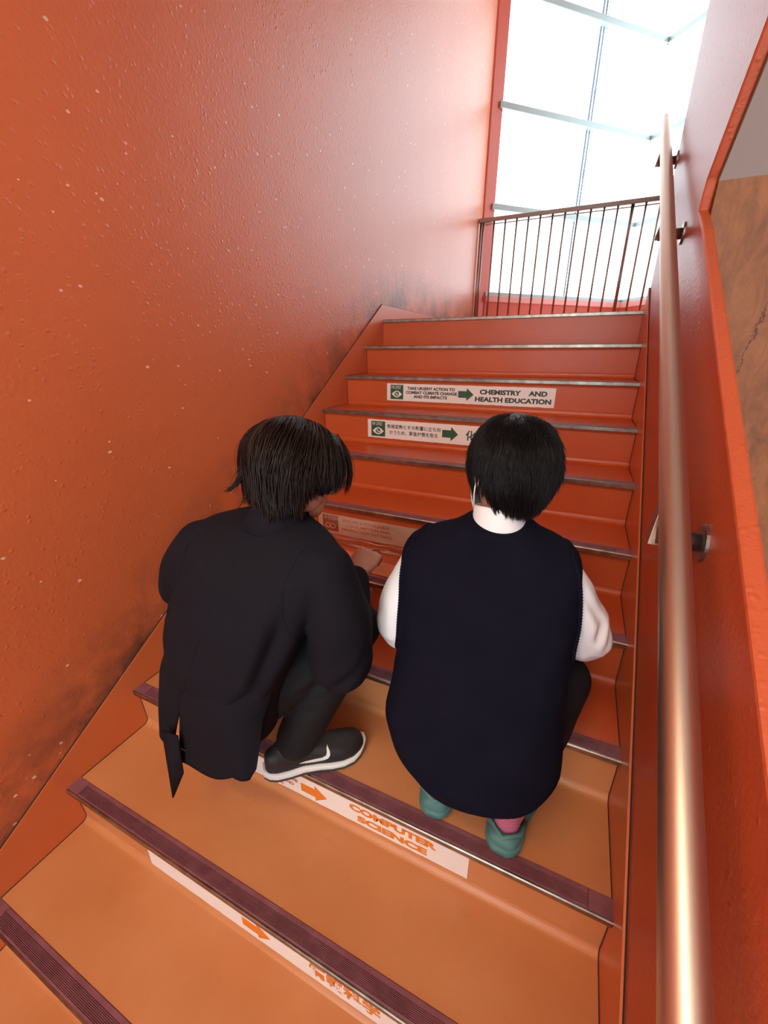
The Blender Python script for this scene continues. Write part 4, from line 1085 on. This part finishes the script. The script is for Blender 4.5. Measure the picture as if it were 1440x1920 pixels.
# lining edge glimpsed in the vent
m = MB(); p1 = Vector((.470, -2.238, -1.176)); p2 = Vector((.520, -2.238, -1.176)); m.tube([p1, p2], .004, 6); m.build('lining_edge', M['cream'], blazer)
# collar, lapel roll, sleeve seams, cuff buttons
collar((.693, -2.048, -.598), frame(8, 22), .060, .074, .062, M['blazer'], blazer, gap=.55, thick=.004)
collar((.694, -2.046, -.590), frame(10, 22), .053, .060, .062, M['shirt'], blazer, name='shirt_collar', gap=.5)
Nn = normals(V, Fc)
def seam(pts, name, mat, parent, rad=.0011, lift=.0002, n=30):
    P = [Vector(p) for p in pts]; q = []
    for k in range(n+1):
        s_ = (len(P)-1)*k/n; i = min(len(P)-2, int(s_)); q.append(P[i].lerp(P[i+1], s_-i))
    m = MB(); m.tube(on_surface(V, Nn, q, lift), rad, 6); o = m.build(name, mat, smooth=True); o.parent = parent; return o
seam([(.815, -2.12, -.575), (.800, -2.17, -.64), (.800, -2.18, -.72), (.815, -2.15, -.80)], 'sleeve_seam', M['blazer'], blazer)
seam([(.520, -2.13, -.575), (.500, -2.17, -.64), (.48, -2.17, -.72), (.46, -2.16, -.80)], 'sleeve_seam', M['blazer'], blazer)
seam([(.665, -2.18, -.60), (.62, -2.22, -.75), (.56, -2.25, -.88), (.50, -2.26, -1.0), (.48, -2.26, -1.08)], 'back_seam', M['blazer'], blazer, .0009)
dr = (Vector(WAr)-Vector(EAr)).normalized(); sd_ = dr.cross(Vector((0, 0, 1))).normalized()
for k in range(3):
    c_ = Vector(WAr)-dr*(.018+.018*k)+sd_*.044+Vector((0, 0, -.018)); m = MB(); m.tube([c_, c_+sd_*.004], .0055, 12); m.build('button', M['gasket'], blazer)
# trousers
mb = MB()
for H_, K_, A_ in ((HAl, KAl, AAl), (HAr, KAr, AAr)):
    limb(mb, [H_, K_], [.090, .058], 24); limb(mb, [K_, Vector(K_).lerp(Vector(A_), .55), A_], [.058, .064, .058], 24)
loft(mb, [ringA((.52, -2.11, -1.135), .15, .10, 20), ringA((.52, -2.11, -1.07), .165, .11, 18), ringA((.535, -2.105, -1.0), .16, .10, 14)])
V, Fc, E = voxel(mb, .006, 4)
V = folds(V, Fc, [([(.86, -1.99, -.86), (.80, -2.06, -.90), (.74, -2.10, -.98)], .012, .005), ([(.87, -1.96, -.95), (.80, -2.04, -.99), (.72, -2.10, -1.02)], .012, .005), ([(.82, -2.00, -1.05), (.76, -2.08, -1.08)], .011, .004)])
Nn = normals(V, Fc); V = V + Nn*(vnoise(V, 14, 25)*.005)[:, None]
kid(mesh_obj('trousers', V, Fc, M['trousers'], smooth=True), pA, pAi)
# black running shoes
so, L_ = shoe(pA, (.638, -2.128, nz(8)+.0024), 46, .285, mats=(M['shoe_black'], M['shoe_white'], M['shoe_sole']), swoosh=True, side=1)
so.matrix_parent_inverse = pAi; so['label'] = 'black shoe with a white sole and white side mark'
so, L_ = shoe(pA, (.408, -2.150, nz(8)+.0024), -4, .285, mats=(M['shoe_black'], M['shoe_white'], M['shoe_sole']), swoosh=True, side=-1)
so.matrix_parent_inverse = pAi
# hair
ellA = (.082, .100, .086); offA = (0, -.014, .022)
def hairlineA(x, y, z):
    if y > .045: return z > .045
    if y > -.010: return z > -.005
    return z > -.060
hcapA = scalp(hA, QA, tuple(e-.006 for e in ellA), offA, hairlineA, M['scalp'], pA, pAi)
def testA(p):
    x, y, z = p.T
    return np.where(y > .045, z > .045, np.where(y > -.010, z > .0, z > -.030))
def dirA(P, r):
    Qn = np.array(QA); L = (P-np.array(hA))@Qn
    nrm = (L-np.array(offA))/np.array(ellA)**2; nrm /= np.linalg.norm(nrm, axis=1)[:, None]
    d = np.stack([np.sign(L[:, 0]+1e-6)*1.0, np.clip(L[:, 1]*9-.1, -.9, 1.1), -.35*np.ones(len(L))], 1)
    side = np.clip(.10-L[:, 2], 0, .2)/.2
    d = d*(1-side*.75)[:, None]
    g = np.array([0, 0, -1.0])@Qn     # world down in head space
    d = d + g*(.35+1.1*side)[:, None]
    d -= nrm*(d*nrm).sum(1)[:, None]*.9
    d /= np.linalg.norm(d, axis=1)[:, None]
    flip = np.clip((-.035-L[:, 2])/.03, 0, 1)*np.where(L[:, 1] < .0, 1, .3)
    d = d+nrm*(flip*.75)[:, None]
    d += r.normal(0, .13, d.shape); d /= np.linalg.norm(d, axis=1)[:, None]
    return d@Qn.T
roots = ell_points(14000, hA, QA, offA, (ellA[0]-.003, ellA[1]-.003, ellA[2]-.003), testA, 4)
def lenA(P, r):
    L = (P-np.array(hA))@np.array(QA)
    y = L[:, 1]; ph = np.arctan2(L[:, 0], L[:, 1])
    zend = np.interp(y, [-.10, -.05, -.02, .01, .08], [-.105, -.090, -.050, -.018, .004])+.012*np.sin(ph*9)+.008*np.sin(ph*21+1)
    base = np.clip((L[:, 2]-zend)*1.18+.012, .022, .175)
    return base*r.uniform(.80, 1.10, len(P))
segsA = 12
colA_ = collider(hA, QA, offA, ellA)
def colA(P, lift): return colA_(P, lift)
hair_strands('strands', hcapA, M['hairA'], hA, QA, ellA, roots, dirA, lenA, segsA, .0009, .012, colA, 6, wob=.13, clump=30)

# loose locks: fringe hanging over the brow, ends flicking out at the nape, reddish streak on the crown
def locks(specs, name, mat, parent, c, Q, seed):
    r = np.random.default_rng(seed); m = MB()
    for pts, n, spread, rad in specs:
        for k in range(n):
            j0 = Vector(r.normal(0, spread, 3)); j1 = Vector(r.normal(0, spread*.7, 3)); P = []
            L_ = [Vector(p) for p in pts]; ln = len(L_)-1; cut = r.uniform(.8, 1.0)
            for q in range(9):
                s_ = ln*cut*q/8; i = min(ln-1, int(s_)); t = s_-i
                a0 = L_[max(0, i-1)]; a, b = L_[i], L_[i+1]; b1 = L_[min(ln, i+2)]
                p = .5*((2*a)+(b-a0)*t+(2*a0-5*a+4*b-b1)*t*t+(3*a-a0-3*b+b1)*t**3)
                P.append(Vector(c)+Q @ (p+j0*(1-q/8)+j1*(q/8)))
            m.tube(P, [rad*(1-.85*(q/8)**2) for q in range(9)], 3)
    o = m.build(name, mat, parent, smooth=True, fix=False); return o
lock_specs = [([(.030, .050, .092), (.048, .085, .062), (.058, .108, .020), (.056, .108, -.030)], 70, .0045, .0010),
       ([(.010, .060, .092), (.018, .098, .062), (.026, .118, .022), (.030, .118, -.022)], 60, .0050, .0010),
       ([(-.015, .060, .090), (-.020, .098, .060), (-.022, .114, .020), (-.018, .112, -.012)], 45, .0050, .0010),
       ([(-.060, -.070, .000), (-.066, -.092, -.045), (-.070, -.100, -.070), (-.092, -.108, -.088)], 36, .0045, .0010),
       ([(-.040, -.090, .000), (-.046, -.106, -.050), (-.052, -.112, -.080), (-.066, -.124, -.098)], 40, .0050, .0010),
       ([(.030, -.095, .000), (.036, -.106, -.050), (.040, -.104, -.085), (.048, -.112, -.104)], 36, .0050, .0010)]
locks(lock_specs[:3], 'fringe', M['hairA'], hcapA, hA, QA, 21)
for k, sp_ in enumerate(lock_specs[3:]): locks([sp_], 'nape_lock', M['hairA'], hcapA, hA, QA, 22+k)
